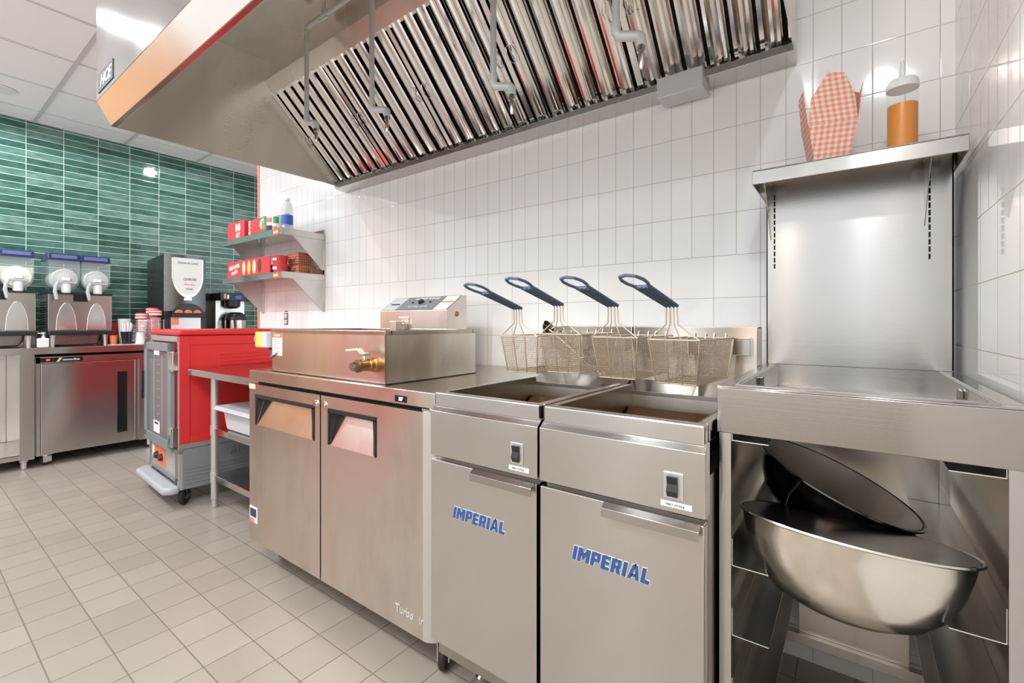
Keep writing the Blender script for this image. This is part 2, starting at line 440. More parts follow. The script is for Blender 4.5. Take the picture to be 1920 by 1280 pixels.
build('filter_rail', MB().prism([(-.523, 2.474), (-.473, 2.420), (-.462, 2.430), (-.50, 2.476)], 0, HX0+.005, HX1-.005), 'steel_hood', t, bevel=.001)
build('grease_trough', MB().prism([(-.082, 1.99), (-.082, 1.965), (-.004, 1.955), (-.004, 2.02), (-.02, 2.02), (-.02, 1.985), (-.075, 1.985), (-.075, 1.995)], 0, HX0, HX1), 'steel', t, bevel=.001)
build('grease_cup', bx(-.812, -.652, -.112, -.02, 1.922, 1.995), 'galv', t, bevel=.002)
b = build('hood_badge', bx(HX0+.04, HX0+.26, -1.248, -1.244, 2.10, 2.18), 'dark', t)
tm = MB(); text(tm, 'HCE', (HX0+.165, -1.2485, 2.138), (1,0,0), (0,0,1), .17, .05, .02, .3); build('badge_lettering', tm, 'white', b)
# baffle filters: five modules leaning back, each with seven channels
d = Vector((0, .427, -.42)).normalized(); nrm = Vector((0, -d.z*-1, 0)); L = Vector((0, .427, -.42)).length
nrm = Vector((0, -.42, -.427)).normalized()      # outward, towards the cook
P0 = Vector((0, -.471, 2.424))
def fp(x, s, o): q = P0 + d*s + nrm*o; return (x, q.y, q.z)
def filter_module(x0, w):
    mb = MB(); vs, fs = [], []
    # frame
    def slab(xa, xb, sa, sb, oa, ob, m='steel_mirror'):
        v = [fp(xa,sa,oa), fp(xb,sa,oa), fp(xb,sb,oa), fp(xa,sb,oa), fp(xa,sa,ob), fp(xb,sa,ob), fp(xb,sb,ob), fp(xa,sb,ob)]
        mb.add(v, [(0,3,2,1),(4,5,6,7),(0,1,5,4),(1,2,6,5),(2,3,7,6),(3,0,4,7)], m)
    slab(x0, x0+.012, 0, L, -.03, .003); slab(x0+w-.012, x0+w, 0, L, -.03, .003)
    slab(x0, x0+w, 0, .014, -.03, -.006); slab(x0, x0+w, L-.014, L, -.03, -.006)
    slab(x0, x0+w, 0, L, -.045, -.042, 'darkgap')
    n = 6; p = (w-.024)/n
    for k in range(n):
        xa = x0+.012+k*p
        # outer channel: an inverted U with turned lips, drawn as a folded strip
        prof = [(.010, -.022), (.012, .000), (.022, .004), (.030, -.002), (.040, -.003), (.050, .004), (.060, .004), (.066, -.002), (.068, -.022)]
        sc = p/.082
        row = []
        for q in ((0, L-.004)):
            row.append([fp(xa + a*sc, q, o) for a, o in prof])
        m_ = len(prof)
        mb.add(row[0]+row[1], [(i, i+1, m_+i+1, m_+i) for i in range(m_-1)], 'steel_mirror')
        slab(xa-.006, xa+.008, 0, L, -.036, -.032)
    return mb
for k in range(5):
    build('baffle_filter', filter_module(HX0+.006+k*.5055, .5055), None, t)
for k in range(5):
    for hx in ((HX0+.03+k*.5055,) if k == 0 else (HX0-.03+k*.5055, HX0+.035+k*.5055)):
        c = [fp(hx+a, .30+b, .004+(.012 if abs(b) < .02 else 0)) for a, b in ((0,-.035), (.012,-.03), (.014,-.01), (.014,.01), (.012,.03), (0,.035), (-.012,.03), (-.014,0), (-.012,-.03))]
        build('filter_handle', MB().tube(c, .0022, 6, closed=True), 'chrome', t, smooth=True)

# fire suppression piping inside the hood
t = thing('suppression_pipe', 'galvanised fire suppression pipe with four drop nozzles under the hood', 'pipe', (-1.5, -.6, 2.5))
build('main_pipe', MB().tube([(-2.34, -.6, 2.515), (-.5, -.6, 2.515)], .013, 12), 'galv', t, smooth=True)
for x in (-2.19, -1.3, -.62):
    build('pipe_hanger', MB().tube([(x, -.6, 2.515), (x, -.6, 2.584)], .008, 8).box(x-.03, x+.03, -.604, -.596, 2.498, 2.502), 'galv', t, smooth=False)
for x, zb, dx, dy in ((-2.337, 2.075, .05, .02), (-1.835, 2.0, .06, .03), (-1.19, 1.90, .055, .03), (-.757, 1.905, .06, .03)):
    q = build('drop_pipe', MB().tube([(x, -.6, 2.515), (x, -.6, zb)], .0105, 12), 'galv', t, smooth=True)
    m = MB().tube([(x, -.6, zb+.02), (x, -.6, zb-.005), (x+.008, -.597, zb-.018), (x+dx-.008, -.6+dy, zb-.02), (x+dx, -.6+dy, zb-.028), (x+dx, -.6+dy, zb-.05)], .014, 12)
    build('elbow', m, 'galv', q, smooth=True)
    build('nozzle', MB().lathe([(.0115, 0), (.0115, -.016), (.008, -.018), (.008, -.05), (.005, -.062)], (x+dx, -.6+dy, zb-.05), 12), 'chrome', q, smooth=True)

# ------------------------------------------------------------------ undercounter two-door refrigerator
FX0, FX1, FY = -2.45, -1.25, -.81
t = thing('worktop_refrigerator', 'two-door stainless steel worktop refrigerator under the big sink-like fryer', 'refrigerator', (-1.85, -.45, 0))
build('cabinet', bx(FX0+.004, FX1-.004, FY+.045, -.04, .115, .835), 'steel_dirty', t)
build('worktop', MB().prism([(FY, .838), (FY+.012, .838), (FY+.012, .868), (-.03, .868), (-.03, .887), (FY, .887)], 0, FX0-.004, FX1+.004).box(FX0-.0035, FX0+.008, FY+.013, -.03, .838, .8675).box(FX1-.008, FX1+.0035, FY+.013, -.03, .838, .8675), 'steel_dirty', t, bevel=.003)
build('gasket', bx(FX0+.02, FX1-.02, FY+.03, FY+.06, .825, .842), 'darkgap', t)
def notch_door(x0, x1, right):
    """door skin with a recessed grip under the top edge"""
    z0, z1 = .118, .824; ha, hb = (x0+.07, x1-.05) if not right else (x0+.06, x1-.24)
    dr = MB(); dr.box(x0, x1, FY+.006, FY+.042, z0, z1)
    dr = MB()
    y = FY; hz0, hz1 = z1-.15, z1-.055
    dr.box(x0, x1, y, y+.045, z0, hz0-.03); dr.box(x0, ha, y, y+.045, hz0-.03, z1); dr.box(hb, x1, y, y+.045, hz0-.03, z1); dr.box(ha, hb, y, y+.045, hz1, z1)
    dr.prism([(y, hz0-.03), (y+.045, hz0-.03), (y+.045, hz1), (y+.038, hz1)], 0, ha, hb)
    D = build('door', dr, 'steel_dirty', t)
    fr = MB(); w = .011
    fr.box(ha-w, hb+w, y-.003, y+.004, hz1-.004, hz1+.012)
    fr.prism([(ha-w, hz0-.03), (ha-w, hz1), (ha+.004, hz1), (ha-.004, hz0-.03)], 1, y-.003, y+.004)
    fr.prism([(hb+w, hz0-.03), (hb+.004, hz0-.03), (hb-.004, hz1), (hb+w, hz1)], 1, y-.003, y+.004)
    fr.prism([(y-.001, hz0-.026), (y-.001, hz1), (y+.036, hz1)], 0, ha-.002, ha+.003)
    fr.prism([(y-.001, hz0-.026), (y-.001, hz1), (y+.036, hz1)], 0, hb-.003, hb+.002)
    build('grip_frame', fr, 'black', D)
    kx = x1-.026 if not right else x0+.024
    k = build('door_lock', MB().lathe([(.0, -.007), (.011, -.007), (.0135, -.003), (.0135, .002)], (kx, y, z1-.035), 20, 'y'), 'chrome', D, smooth=True)
    return D
split = -1.868
notch_door(FX0, split-.004, False)
D = notch_door(split+.004, FX1-.05, True)
tm = MB(); text(tm, 'Turbo', (-1.385, FY-.001, .178), (1,0,0), (0,0,1), .085, .026); text(tm, 'ir', (-1.305, FY-.001, .177), (1,0,0), (0,0,1), .018, .022)
build('maker_lettering', tm, 'ltgrey', D)
e = MB()
q = [(FX1-.05, FY)] + [(FX1-.05+.048*sin(a), FY+.04-.04*cos(a)) for a in [radians(z) for z in (10, 25, 40, 55, 70, 85)]] + [(FX1-.002, FY+.045), (FX1-.05, FY+.045)]
build('corner_post', MB().prism(q, 2, .118, .826), 'alum', t, smooth=True)
build('hinge', MB().box(FX1-.06, FX1, FY+.005, FY+.04, .826, .834).cyl((FX1-.03, FY+.02, .826), .009, .014), 'chrome', t)
k = build('temperature_display', bx(-1.43, -1.375, FY-.002, FY+.002, .845, .866), 'blackgloss', t)
tm = MB(); text(tm, '37', (-1.4, FY-.003, .8555), (1,0,0), (0,0,1), .018, .011, .02); build('display_digits', tm, 'led', k)
k = build('energy_label', bx(FX0+.005, FX0+.075, FY-.0015, FY, .20, .27), 'paper', t); build('label_print', MB().box(FX0+.012, FX0+.068, FY-.0025, FY-.0015, .225, .262, 'navy').box(FX0+.005, FX0+.05, FY-.0025, FY-.0015, .20, .218, 'redbright'), None, k)
build('tape_scrap', bx(FX0, FX0+.055, FY-.0015, FY, .802, .824), 'cream', t)
def caster(x, y, r=.05, parent=None, h=.115, ang=0.3, w=.022):
    c = build('caster', MB().box(x-.035, x+.035, y-.035, y+.035, h-.004, h).lathe([(.02, h-.02), (.024, h-.004)], (x, y, 0), 16), 'chrome', parent)
    m = Matrix.Rotation(ang, 4, 'Z')
    def R(p): v = m @ Vector((p[0], p[1], 0)); return (x+v.x, y+v.y)
    f = MB()
    for s_ in (-1, 1):
        pts = [(s_*(w/2+.006), -.02), (s_*(w/2+.009), -.02), (s_*(w/2+.009), .03), (s_*(w/2+.006), .03)]
        f.prism([R(p) for p in pts], 2, r*.7, h-.018)
    build('fork', f, 'chrome', c)
    mt = Matrix.Rotation(ang, 4, 'Z')
    wv = MB().lathe([(r*.45, -w/2), (r*.9, -w/2), (r, -w/2+.005), (r, w/2-.005), (r*.9, w/2), (r*.45, w/2)], (x, y, r), 28, 'x', mtx=mt)
    build('wheel', wv, 'dark', c, smooth=True)
    build('hub', MB().lathe([(0, -w/2-.001), (r*.45, -w/2-.001), (r*.45, w/2+.001), (0, w/2+.001)], (x, y, r), 20, 'x', mtx=mt), 'chrome', c)
    return c
for x, y in ((FX0+.06, -.68), (FX1-.030, -.735), (FX0+.06, -.12), (FX1-.075, -.12)): caster(x, y, .045, t, .115, .5)

# ------------------------------------------------------------------ countertop dough fryer on the refrigerator
t = thing('countertop_fryer', 'wide shallow stainless steel countertop fryer standing on the two-door refrigerator', 'deep fryer', (-1.9, -.5, .887))
X0, X1, Y0, Y1 = -2.295, -1.512, -.785, -.315
m = MB()
for a in ((X0, X1, Y0, Y0+.004), (X0, X1, Y1-.004, Y1), (X0, X0+.004, Y0, Y1), (X1-.004, X1, Y0, Y1)): m.box(*a, .888, 1.066)
m.box(X0, X1, Y0, Y1, .888, .892)
build('tank_body', m, 'steel_dirty', t, bevel=.001)
m = MB()
m.box(X0-.003, X1+.003, Y0-.003, Y0+.028, 1.058, 1.073); m.box(X0-.003, X1+.003, Y1-.028, Y1+.003, 1.058, 1.073)
m.box(X0-.003, X0+.028, Y0+.02, Y1-.02, 1.058, 1.073); m.box(X1-.028, X1+.003, Y0+.02, Y1-.02, 1.058, 1.073)
build('tank_rim', m, 'steel_back', t, bevel=.002)
build('oil', bx(X0+.01, X1-.01, Y0+.01, Y1-.01, .90, 1.0), 'oil', t)
h = build('control_head', MB().prism([(-.335, 1.0), (-.335, 1.158), (-.235, 1.226), (-.205, 1.226), (-.205, .889), (-.30, .889), (-.30, 1.0)], 0, -2.125, -1.665), 'steel_dirty', t, bevel=.0015)
sl = Vector((0, .10, .068)).normalized(); nn = Vector((0, -.068, .10)).normalized()
def hp(x, s_, o): q = Vector((0, -.335, 1.158)) + sl*s_*.121 + nn*o; return (x, q.y, q.z)
def hplate(x0, x1, s0, s1, o, m_):
    v = [hp(x0,s0,0), hp(x1,s0,0), hp(x1,s1,0), hp(x0,s1,0), hp(x0,s0,o), hp(x1,s0,o), hp(x1,s1,o), hp(x0,s1,o)]
    return MB().add(v, [(0,3,2,1),(4,5,6,7),(0,1,5,4),(1,2,6,5),(2,3,7,6),(3,0,4,7)], m_)
cp = build('control_plate', hplate(-2.01, -1.76, .03, .97, .0012, 'grey'), None, h)
tm = MB(); text(tm, 'SUPER KING', hp(-1.872, .84, .0014), (1,0,0), sl, .16, .017, .015); build('panel_lettering', tm, 'white', cp); tm = MB(); text(tm, 'FUNNEL CAKE', hp(-1.885, .27, .0014), (1,0,0), sl, .13, .009); build('small_lettering', tm, 'white', cp)
kn = MB(); c_ = Vector(hp(-1.885, .55, .002)); rot = Vector((0,0,1)).rotation_difference(nn).to_matrix().to_4x4()
kn.lathe([(.015, 0), (.013, .012), (0, .013)], c_, 20, 'z', mtx=rot); build('knob', kn, 'black', h, smooth=True)
kn = MB()
for x in (-1.945, -1.825): kn.lathe([(.006, 0), (.005, .004), (0, .005)], hp(x, .55, .001), 12, 'z', mtx=rot)
build('indicator_lights', kn, 'black', h)
wl = build('warning_label', hplate(-1.755, -1.672, .04, .96, .001, 'paper'), None, h); build('label_band', hplate(-1.752, -1.675, .50, .58, .002, 'orange'), None, wl)
wl = build('instruction_label', hplate(-2.115, -2.02, .03, .95, .001, 'ltgrey'), None, h)
build('label_tag', hplate(-2.09, -2.03, .42, .47, .004, 'black'), None, wl)
build('side_plug', MB().lathe([(.012, 0), (.011, .003), (0, .004)], (-1.665, -.27, 1.14), 16, 'x'), 'brass', h)
build('bracket', MB().box(-1.985, -1.91, -.338, -.333, 1.085, 1.128).box(-1.992, -1.945, -.385, -.337, 1.06, 1.108).box(-1.975, -1.92, -.36, -.335, 1.066, 1.10), 'steel_dirty', t, bevel=.004)
# drain valve on the front
vx, vz = -1.565, .955
v = build('drain_valve', MB().lathe([(.026, Y0), (.026, Y0-.012), (.022, Y0-.016), (.022, Y0-.03), (.019, Y0-.034), (.019, Y0-.062), (.0225, Y0-.064), (.0225, Y0-.074), (.014, Y0-.075)][::-1], (vx, 0, vz), 20, 'y'), 'brass', t, smooth=True)
build('pipe_plug', MB().lathe([(0, Y0-.096), (.014, Y0-.096), (.0165, Y0-.09), (.0165, Y0-.074)], (vx, 0, vz), 12, 'y'), 'steel_dark', v, smooth=True)
build('valve_stem', MB().cyl((vx, Y0-.046, vz+.018), .008, .02).box(vx-.012, vx+.012, Y0-.058, Y0-.034, vz+.034, vz+.04), 'chrome', v)
build('valve_lever', MB().box(vx-.02, vx+.012, Y0-.055, Y0-.037, vz+.04, vz+.044).prism([(vx-.018, vz+.04), (vx-.028, vz+.052), (vx-.095, vz+.046), (vx-.095, vz+.052), (vx-.03, vz+.058), (vx-.012, vz+.046)], 1, Y0-.055, Y0-.037), 'cream', v)
p = build('caution_plate', bx(-2.289, -2.205, Y0-.0012, Y0, .958, 1.054), 'paper', t)
q = MB().box(-2.289, -2.205, Y0-.002, Y0-.001, 1.036, 1.054, 'orange')
for k in range(11): q.box(-2.282, -2.215-.006*(k % 3), Y0-.0018, Y0-.001, 1.028-k*.0058, 1.0295-k*.0058, 'grey')
build('plate_print', q, None, p)
tm = MB(); text(tm, 'CAUTION', (-2.245, Y0-.0021, 1.045), (1,0,0), (0,0,1), .050, .009, .02); build('plate_lettering', tm, 'white', p)

t = thing('emergency_stop', 'yellow and grey emergency stop box with red mushroom button by the countertop fryer', 'emergency stop', (-2.325, -.77, 1.0))
build('back_box', bx(-2.343, -2.299, -.81, -.742, .990, 1.060), 'ltgrey', t, bevel=.006)
build('cover', bx(-2.400, -2.343, -.81, -.742, .990, 1.060), 'yellow', t, bevel=.006)
build('button', MB().lathe([(.012, -2.400), (.012, -2.418), (.025, -2.421), (.024, -2.431), (.013, -2.437), (0, -2.438)], (0, -.776, 1.025), 24, 'x'), 'redbright', t, smooth=True)
build('cable', MB().tube([(-2.33, -.772, .998), (-2.33, -.772, .985), (-2.328, -.772, .965), (-2.31, -.774, .948), (-2.296, -.79, .95), (-2.24, -.79, .968)], .0035, 8), 'grey', t, smooth=True)
build('cable_gland', MB().cyl((-2.33, -.772, .980), .009, .018), 'black', t)

# ------------------------------------------------------------------ two floor fryers
def fryer(x0, x1, lab, legs):
    t = thing('floor_fryer', lab, 'deep fryer', ((x0+x1)/2, -.58, 0), 'floor fryers')
    yb, yf = -.215, -.875
    build('cabinet', MB().box(x0+.002, x1-.002, -.845, yb, .15, .80), 'steel_dark', t)
    # control panel with angled shoulder
    build('control_panel', MB().prism([(yf, .728), (yf, .852), (yf+.02, .868), (yf+.035, .868), (yf+.035, .728)], 0, x0, x1), 'steel', t, bevel=.001)
    d_ = build('door', bx(x0+.002, x1-.002, yf, yf+.028, .205, .716), 'steel', t, bevel=.002)
    hx0 = x0+.165*(x1-x0)/.37
    build('door_handle', MB().prism([(yf-.002, .718), (yf-.016, .708), (yf-.018, .690), (yf-.016, .690), (yf-.013, .705), (yf, .712)], 0, hx0, x1-.008), 'steel_bright', d_, bevel=.0008)
    lw = .176
    build('maker_badge_edge', block_word(MB(), 'IMPERIAL', (x0+.179, .586), lw, .0310, yf, .0006, .0011), 'paper', d_)
    build('maker_badge', block_word(MB(), 'IMPERIAL', (x0+.179, .586), lw, .0310, yf-.0007, .0010), 'bluelogo', d_)
    sx = x1-.062
    s_ = build('switch_plate', bx(sx-.016, sx+.022, yf-.003, yf, .755, .807), 'alum', t, bevel=.002)
    build('rocker_switch', MB().prism([(yf-.003, .76), (yf-.006, .76), (yf-.012, .772), (yf-.007, .785), (yf-.010, .80), (yf-.003, .80)], 0, sx-.008, sx+.012), 'black', s_)
    k = build('switch_label', bx(sx-.022, sx+.038, yf-.001, yf, .738, .749), 'paper', t)
    tm = MB(); text(tm, 'MELT CYCLE', (sx+.006, yf-.0015, .7435), (1,0,0), (0,0,1), .036, .004); build('label_print', tm, 'grey', k)
    # tank: outer walls, rim, inner vat and oil
    m = MB(); ya, y2 = -.862, -.37
    m.box(x0+.004, x1-.004, ya, ya+.026, .862, .903); m.box(x0+.004, x0+.022, ya+.0265, y2, .8622, .9028); m.box(x1-.022, x1-.004, ya+.0265, y2, .8622, .9028)
    build('tank_rim', m, 'steel', t, bevel=.004)
    m = MB()
    m.prism([(ya+.026, .895), (ya+.03, .895), (ya+.05, .66), (ya+.046, .66)], 0, x0+.02, x1-.02)
    m.box(x0+.0225, x0+.0245, ya+.02, y2, .66, .9015); m.box(x1-.0245, x1-.0225, ya+.02, y2, .66, .9015)
    m.prism([(y2, .885), (y2+.004, .885), (y2-.02, .66), (y2-.024, .66)], 0, x0+.02, x1-.02)
    build('vat', m, 'steel_back', t)
    build('oil', bx(x0+.02, x1-.02, ya+.03, y2-.004, .70, .775), 'oil', t)
    build('rear_deck', MB().prism([(y2-.003, .872), (y2-.003, .884), (-.292, .912), (-.292, .87)], 0, x0+.003, x1-.003), 'steel_bright', t, bevel=.001)
    r = MB()
    for yy in (-.52, -.49): r.box(x0+.03, x1-.03, yy, yy+.018, .785, .80)
    for xx in (x0+.04, x1-.06): r.box(xx, xx+.02, -.54, -.43, .774, .785)
    r.prism([(-.462, .80), (-.458, .806), (-.40, .838), (-.40, .832)], 0, x0+.03, x1-.03)
    build('vat_rack', r, 'rust', t)
    # flue riser
    build('flue_riser', MB().box(x0, x1, -.292, -.288, .86, 1.055).prism([(-.292, 1.05), (-.288, 1.05), (-.262, 1.088), (-.266, 1.088)], 0, x0, x1).box(x0, x1, -.205, -.200, .86, 1.088).box(x0, x0+.004, -.29, -.202, .86, 1.086).box(x1-.004, x1, -.29, -.202, .86, 1.086).box(x0, x1, -.268, -.202, 1.084, 1.088), 'steel_dirty', t)
    hb = build('basket_hanger', MB().box(x0+.012, x1-.012, -.322, -.318, 1.006, 1.056).box(x0+.012, x1-.012, -.322, -.290, 1.052, 1.056).box(x0+.012, x0+.016, -.32, -.29, 1.006, 1.054).box(x1-.016, x1-.012, -.32, -.29, 1.006, 1.054), 'steel_bright', t, bevel=.001)
    for (lx, ly) in legs:
        build('leg', MB().lathe([(.021, .152), (.021, .06), (.016, .058), (.016, .02), (.022, .015), (.020, 0)][::-1], (lx, ly, 0), 20), 'chrome', t, smooth=True)
    return t
fryer(-1.197, -.835, 'stainless steel floor fryer with blue lettering standing next to the refrigerator', [(-1.15, -.70), (-.88, -.70), (-1.15, -.28), (-.88, -.28)])
fryer(-.829, -.457, 'stainless steel floor fryer with blue lettering standing next to the bowl stand', [(-.785, -.70), (-.50, -.70), (-.785, -.28), (-.50, -.28)])

# ------------------------------------------------------------------ fry baskets
def basket(lab):
    t = local(thing('fry_basket', lab, 'fry basket', (0,0,0), 'fry baskets hanging over the fryers'))
    # local frame: back at y=0, front at y=-.275, top at z=0
    W0, W1, Lt, Lb, H = .067, .054, .275, .240, .114
    def pt(face, a, b):
        # a along the face 0..1, b from top 0 to bottom 1
        w = W0+(W1-W0)*b; yb = -.0-(.015*b); yf = -Lt+(Lt-.015-Lb)*b
        if face == 0: return (-w+2*w*a, yf, -H*b)
        if face == 1: return (-w+2*w*a, yb, -H*b)
        if face == 2: return (-w, yf+(yb-yf)*a, -H*b)
        return (w, yf+(yb-yf)*a, -H*b)
    m = MB(); r = .00050
    for face, nx in ((0, 20), (1, 20), (2, 36), (3, 36)):
        for i in range(1, nx): m.tube([pt(face, i/nx, 0), pt(face, i/nx, 1)], r, 4, caps=False)
        for j in range(1, 18): m.tube([pt(face, 0, j/18), pt(face, 1, j/18)], r, 4, caps=False)
    for i in range(1, 17): x = -W1+2*W1*i/17; m.tube([(x, -Lt+(Lt-.015-Lb), -H), (x, -.015, -H)], r, 4, caps=False)
    for i in range(1, 32): y = -.015-Lb*i/32; m.tube([(-W1, y, -H), (W1, y, -H)], r, 4, caps=False)
    build('wire_mesh', m, 'wire', t)
    fr = MB(); R = .0024
    fr.tube([pt(0,0,0), pt(0,1,0), pt(1,1,0), pt(1,0,0)], R, 8, closed=True)
    fr.tube([pt(0,0,1), pt(0,1,1), pt(1,1,1), pt(1,0,1)], R*.8, 8, closed=True)
    for a in (0, .34, .66, 1): fr.tube([pt(0,a,0), pt(0,a,1), (pt(0,a,1)[0], -.015, -H)], R*.9, 8)
    for a in (0, 1): fr.tube([pt(1,a,0), pt(1,a,1)], R*.8, 8)
    build('frame', fr, 'wire', t, smooth=True)
    # four handle wires rising from the front rim to the bend
    hw = MB(); xs = (-.014, -.005, .005, .014); zb = .088
    for k, a in enumerate((0, .34, .66, 1)):
        p0 = pt(0, a, 0); hw.tube([p0, (xs[k]*1.1, -Lt-.004, .040), (xs[k], -Lt-.006, zb-.006), (xs[k], -Lt-.012, zb)], R*.8, 8)
    build('handle_wires', hw, 'wire', t, smooth=True)
    hd = MB(); yT, zT = -.172, .041          # handle runs out and up
    def hpnt(x, s_): return (x, -Lt-.010+yT*s_, zb+zT*s_)
    for k in range(4): hd.tube([hpnt(xs[k], -.02), hpnt(xs[k]*1.2, .95)], .0046, 10)
    hd.tube([hpnt(-.017, .92), hpnt(.017, .92)], .0052, 8)
    loop = [hpnt(-.016, .93), hpnt(-.0245, 1.08), hpnt(-.026, 1.22), hpnt(-.018, 1.36), hpnt(0, 1.41), hpnt(.018, 1.36), hpnt(.026, 1.22), hpnt(.0245, 1.08), hpnt(.016, .93)]
    hd.tube(loop, .0037, 10)
    build('handle', hd, 'bluegrip', t, smooth=True)
    for x in (-.045, -.012, .012, .045):
        build('hook', MB().tube([(x, -.002, -.004), (x, .004, .012), (x, .010, .012), (x, .014, -.002)], .002, 6), 'wire', t, smooth=True)
    return t
bl = ['fry basket with blue handle hanging leftmost, beside the countertop fryer', 'second fry basket from the left, a dark ladle showing through its mesh',
      'third fry basket from the left, hanging between the ladle basket and the rightmost one', 'fry basket with blue handle hanging rightmost, next to the bowl stand']
b0 = basket(bl[0])
for i, (x, y, a, z) in enumerate(((-1.088, -.342, .05, 1.058), (-.933, -.340, .02, 1.066), (-.753, -.330, -.03, 1.060), (-.578, -.326, -.09, 1.056))):
    o = b0 if i == 0 else copy_tree(b0)
    o['label'] = bl[i]; o.location = (x, y, z); o.rotation_euler = (0, 0, a)

t = thing('ladle', 'dark steel ladle leaning against the flue behind the fry baskets', 'ladle', (-1.0, -.30, .92))
build('bowl', MB().lathe([(.0, -.0), (.012, .002), (.024, .012), (.029, .026), (.027, .026), (.022, .012), (0, .003)], (-1.155, -.335, 1.070), 20, 'z', mtx=Matrix.Rotation(.9, 4, 'Y')), 'bowl_dark', t, smooth=True)
build('handle', MB().tube([(-1.14, -.331, 1.074), (-1.09, -.331, 1.04), (-.98, -.331, .955), (-.93, -.331, .922)], .0055, 8), 'steel_dark', t, smooth=True)

# ------------------------------------------------------------------ breading / bowl stand
SX0, SX1, SY0, SY1, SZ = -.456, -.018, -.785, -.10, .972
t = thing('equipment_stand', 'open stainless steel stand with deep apron and tray slides in the corner', 'stand', (-.235, -.45, 0))
m = MB()
m.box(SX0, SX1, SY0, SY0+.036, SZ-.003, SZ); m.box(SX0, SX1, SY1-.03, SY1, SZ-.003, SZ)
m.box(SX0, SX0+.034, SY0+.03, SY1-.03, SZ-.003, SZ); m.box(SX1-.034, SX1, SY0+.03, SY1-.03, SZ-.003, SZ)
m.box(SX0, SX1, SY0, SY0+.003, .878, SZ-.003); m.box(SX0, SX0+.003, SY0+.0035, SY1, .878, SZ-.0035); m.box(SX1-.003, SX1, SY0+.0035, SY1, .878, SZ-.0035)
build('top_frame', m, 'steel_bright', t, bevel=.0015)
ix0, ix1, iy0, iy1 = SX0+.034, SX1-.034, SY0+.036, SY1-.03
m = MB()
m.box(ix0, ix1, iy0, iy1, .905, .908)
for a in ((ix0-.001, ix0+.001, iy0, iy1), (ix1-.001, ix1+.001, iy0, iy1), (ix0, ix1, iy0-.001, iy0+.001), (ix0, ix1, iy1-.001, iy1+.001)): m.box(*a, .905, SZ-.001)
build('recessed_pan', m, 'steel_bright', t)
m = MB().tube([(ix0-.004, iy0-.006, SZ+.001), (ix1+.004, iy0-.006, SZ+.001), (ix1+.004, iy1+.004, SZ+.001), (ix0-.004, iy1+.004, SZ+.001)], .002, 6, closed=True)
build('raised_lip', m, 'steel_bright', t, smooth=True)
for x in (ix0+.002, ix1-.002):
    s_ = 1 if x < -.2 else -1
    build('pan_clip', MB().box(x, x+s_*.004, -.50, -.46, .945, .962).box(x, x+s_*.008, -.484, -.476, .94, .965), 'chrome', t)
for x0, y0 in ((SX0+.001, SY0+.001), (SX1-.026, SY0+.001), (SX0+.001, SY1-.03), (SX1-.026, SY1-.03)):
    L_ = MB(); fx = x0 < -.2; fy = y0 < -.4
    L_.box(x0, x0+.025, y0 if fy else y0+.022, (y0+.003) if fy else y0+.025, 0, .878)
    L_.box(x0 if fx else x0+.022, x0+.003 if fx else x0+.025, y0, y0+.025, 0, .878)
    L_.box(x0+.0005, x0+.0245, y0+.0005, y0+.0245, 0, .02)
    build('leg', L_, 'steel', t)
m = MB().box(SX0+.004, SX0+.006, SY0+.03, SY1, .16, .876); build('side_sheet', m, 'steel_dirty', t)
m = MB().box(SX1-.006, SX1-.004, SY0+.03, SY1, .16, .876); build('side_sheet', m, 'steel_dirty', t)
build('rear_sheet', MB().box(SX0+.02, SX1-.02, SY1-.006, SY1-.003, .42, .878), 'steel_back', t)
build('lower_rear_panel', MB().box(SX0+.09, SX1-.09, SY1-.03, SY1-.026, .155, .43).box(SX0+.03, SX1-.03, SY1-.045, SY1-.02, .125, .155), 'steel_dirty', t, bevel=.001)
for z in (.862, .61, .47, .33):
    for sgn, x in ((1, SX0+.026), (-1, SX1-.026)):
        P = [(x, z+.055), (x+sgn*.002, z+.055), (x+sgn*.002, z+.002), (x+sgn*.066, z+.002), (x+sgn*.066, z), (x, z)]
        if z > .8: P = [(p[0], min(p[1], .877)) for p in P]
        build('tray_slide', MB().prism(P, 1, SY0+.006, SY1-.01), 'steel_slide', t, bevel=.0006)
# back panel and shelf
t = thing('wall_panel_shelf', 'tall stainless steel backsplash panel with a narrow shelf on slotted brackets', 'shelf', (-.235, -.13, SZ))
build('panel', MB().box(SX0+.004, SX1-.003, -.138, -.132, SZ+.001, 1.545).box(SX0+.004, SX0+.007, -.138, -.10, SZ, 1.545).box(SX1-.006, SX1-.003, -.138, -.10, SZ, 1.545), 'steel_bright', t)
sh = build('shelf_board', MB().box(SX0-.012, SX1+.003, -.30, -.03, 1.538, 1.541).box(SX0-.012, SX1+.003, -.2998, -.297, 1.500, 1.5379).box(SX0-.0118, SX0-.009, -.2965, -.03, 1.500, 1.5379).box(SX1, SX1+.0028, -.2965, -.03, 1.500, 1.5379), 'steel_bright', t, bevel=.0015)
for x in (-.430, -.068):
    build('bracket', MB().prism([(-.139, 1.36), (-.139, 1.53), (-.28, 1.53), (-.28, 1.518)], 0, x-.011, x-.009), 'steel', t)
    build('bracket_clip', MB().box(x-.03, x+.028, -.24, -.19, 1.528, 1.537), 'steel', t)
    sl_ = MB()
    for k in range(12): z = 1.27+k*.0195; sl_.box(x-.0022, x+.0022, -.1395, -.1375, z, z+.0145)
    build('slotted_standard', sl_, 'darkgap', t)

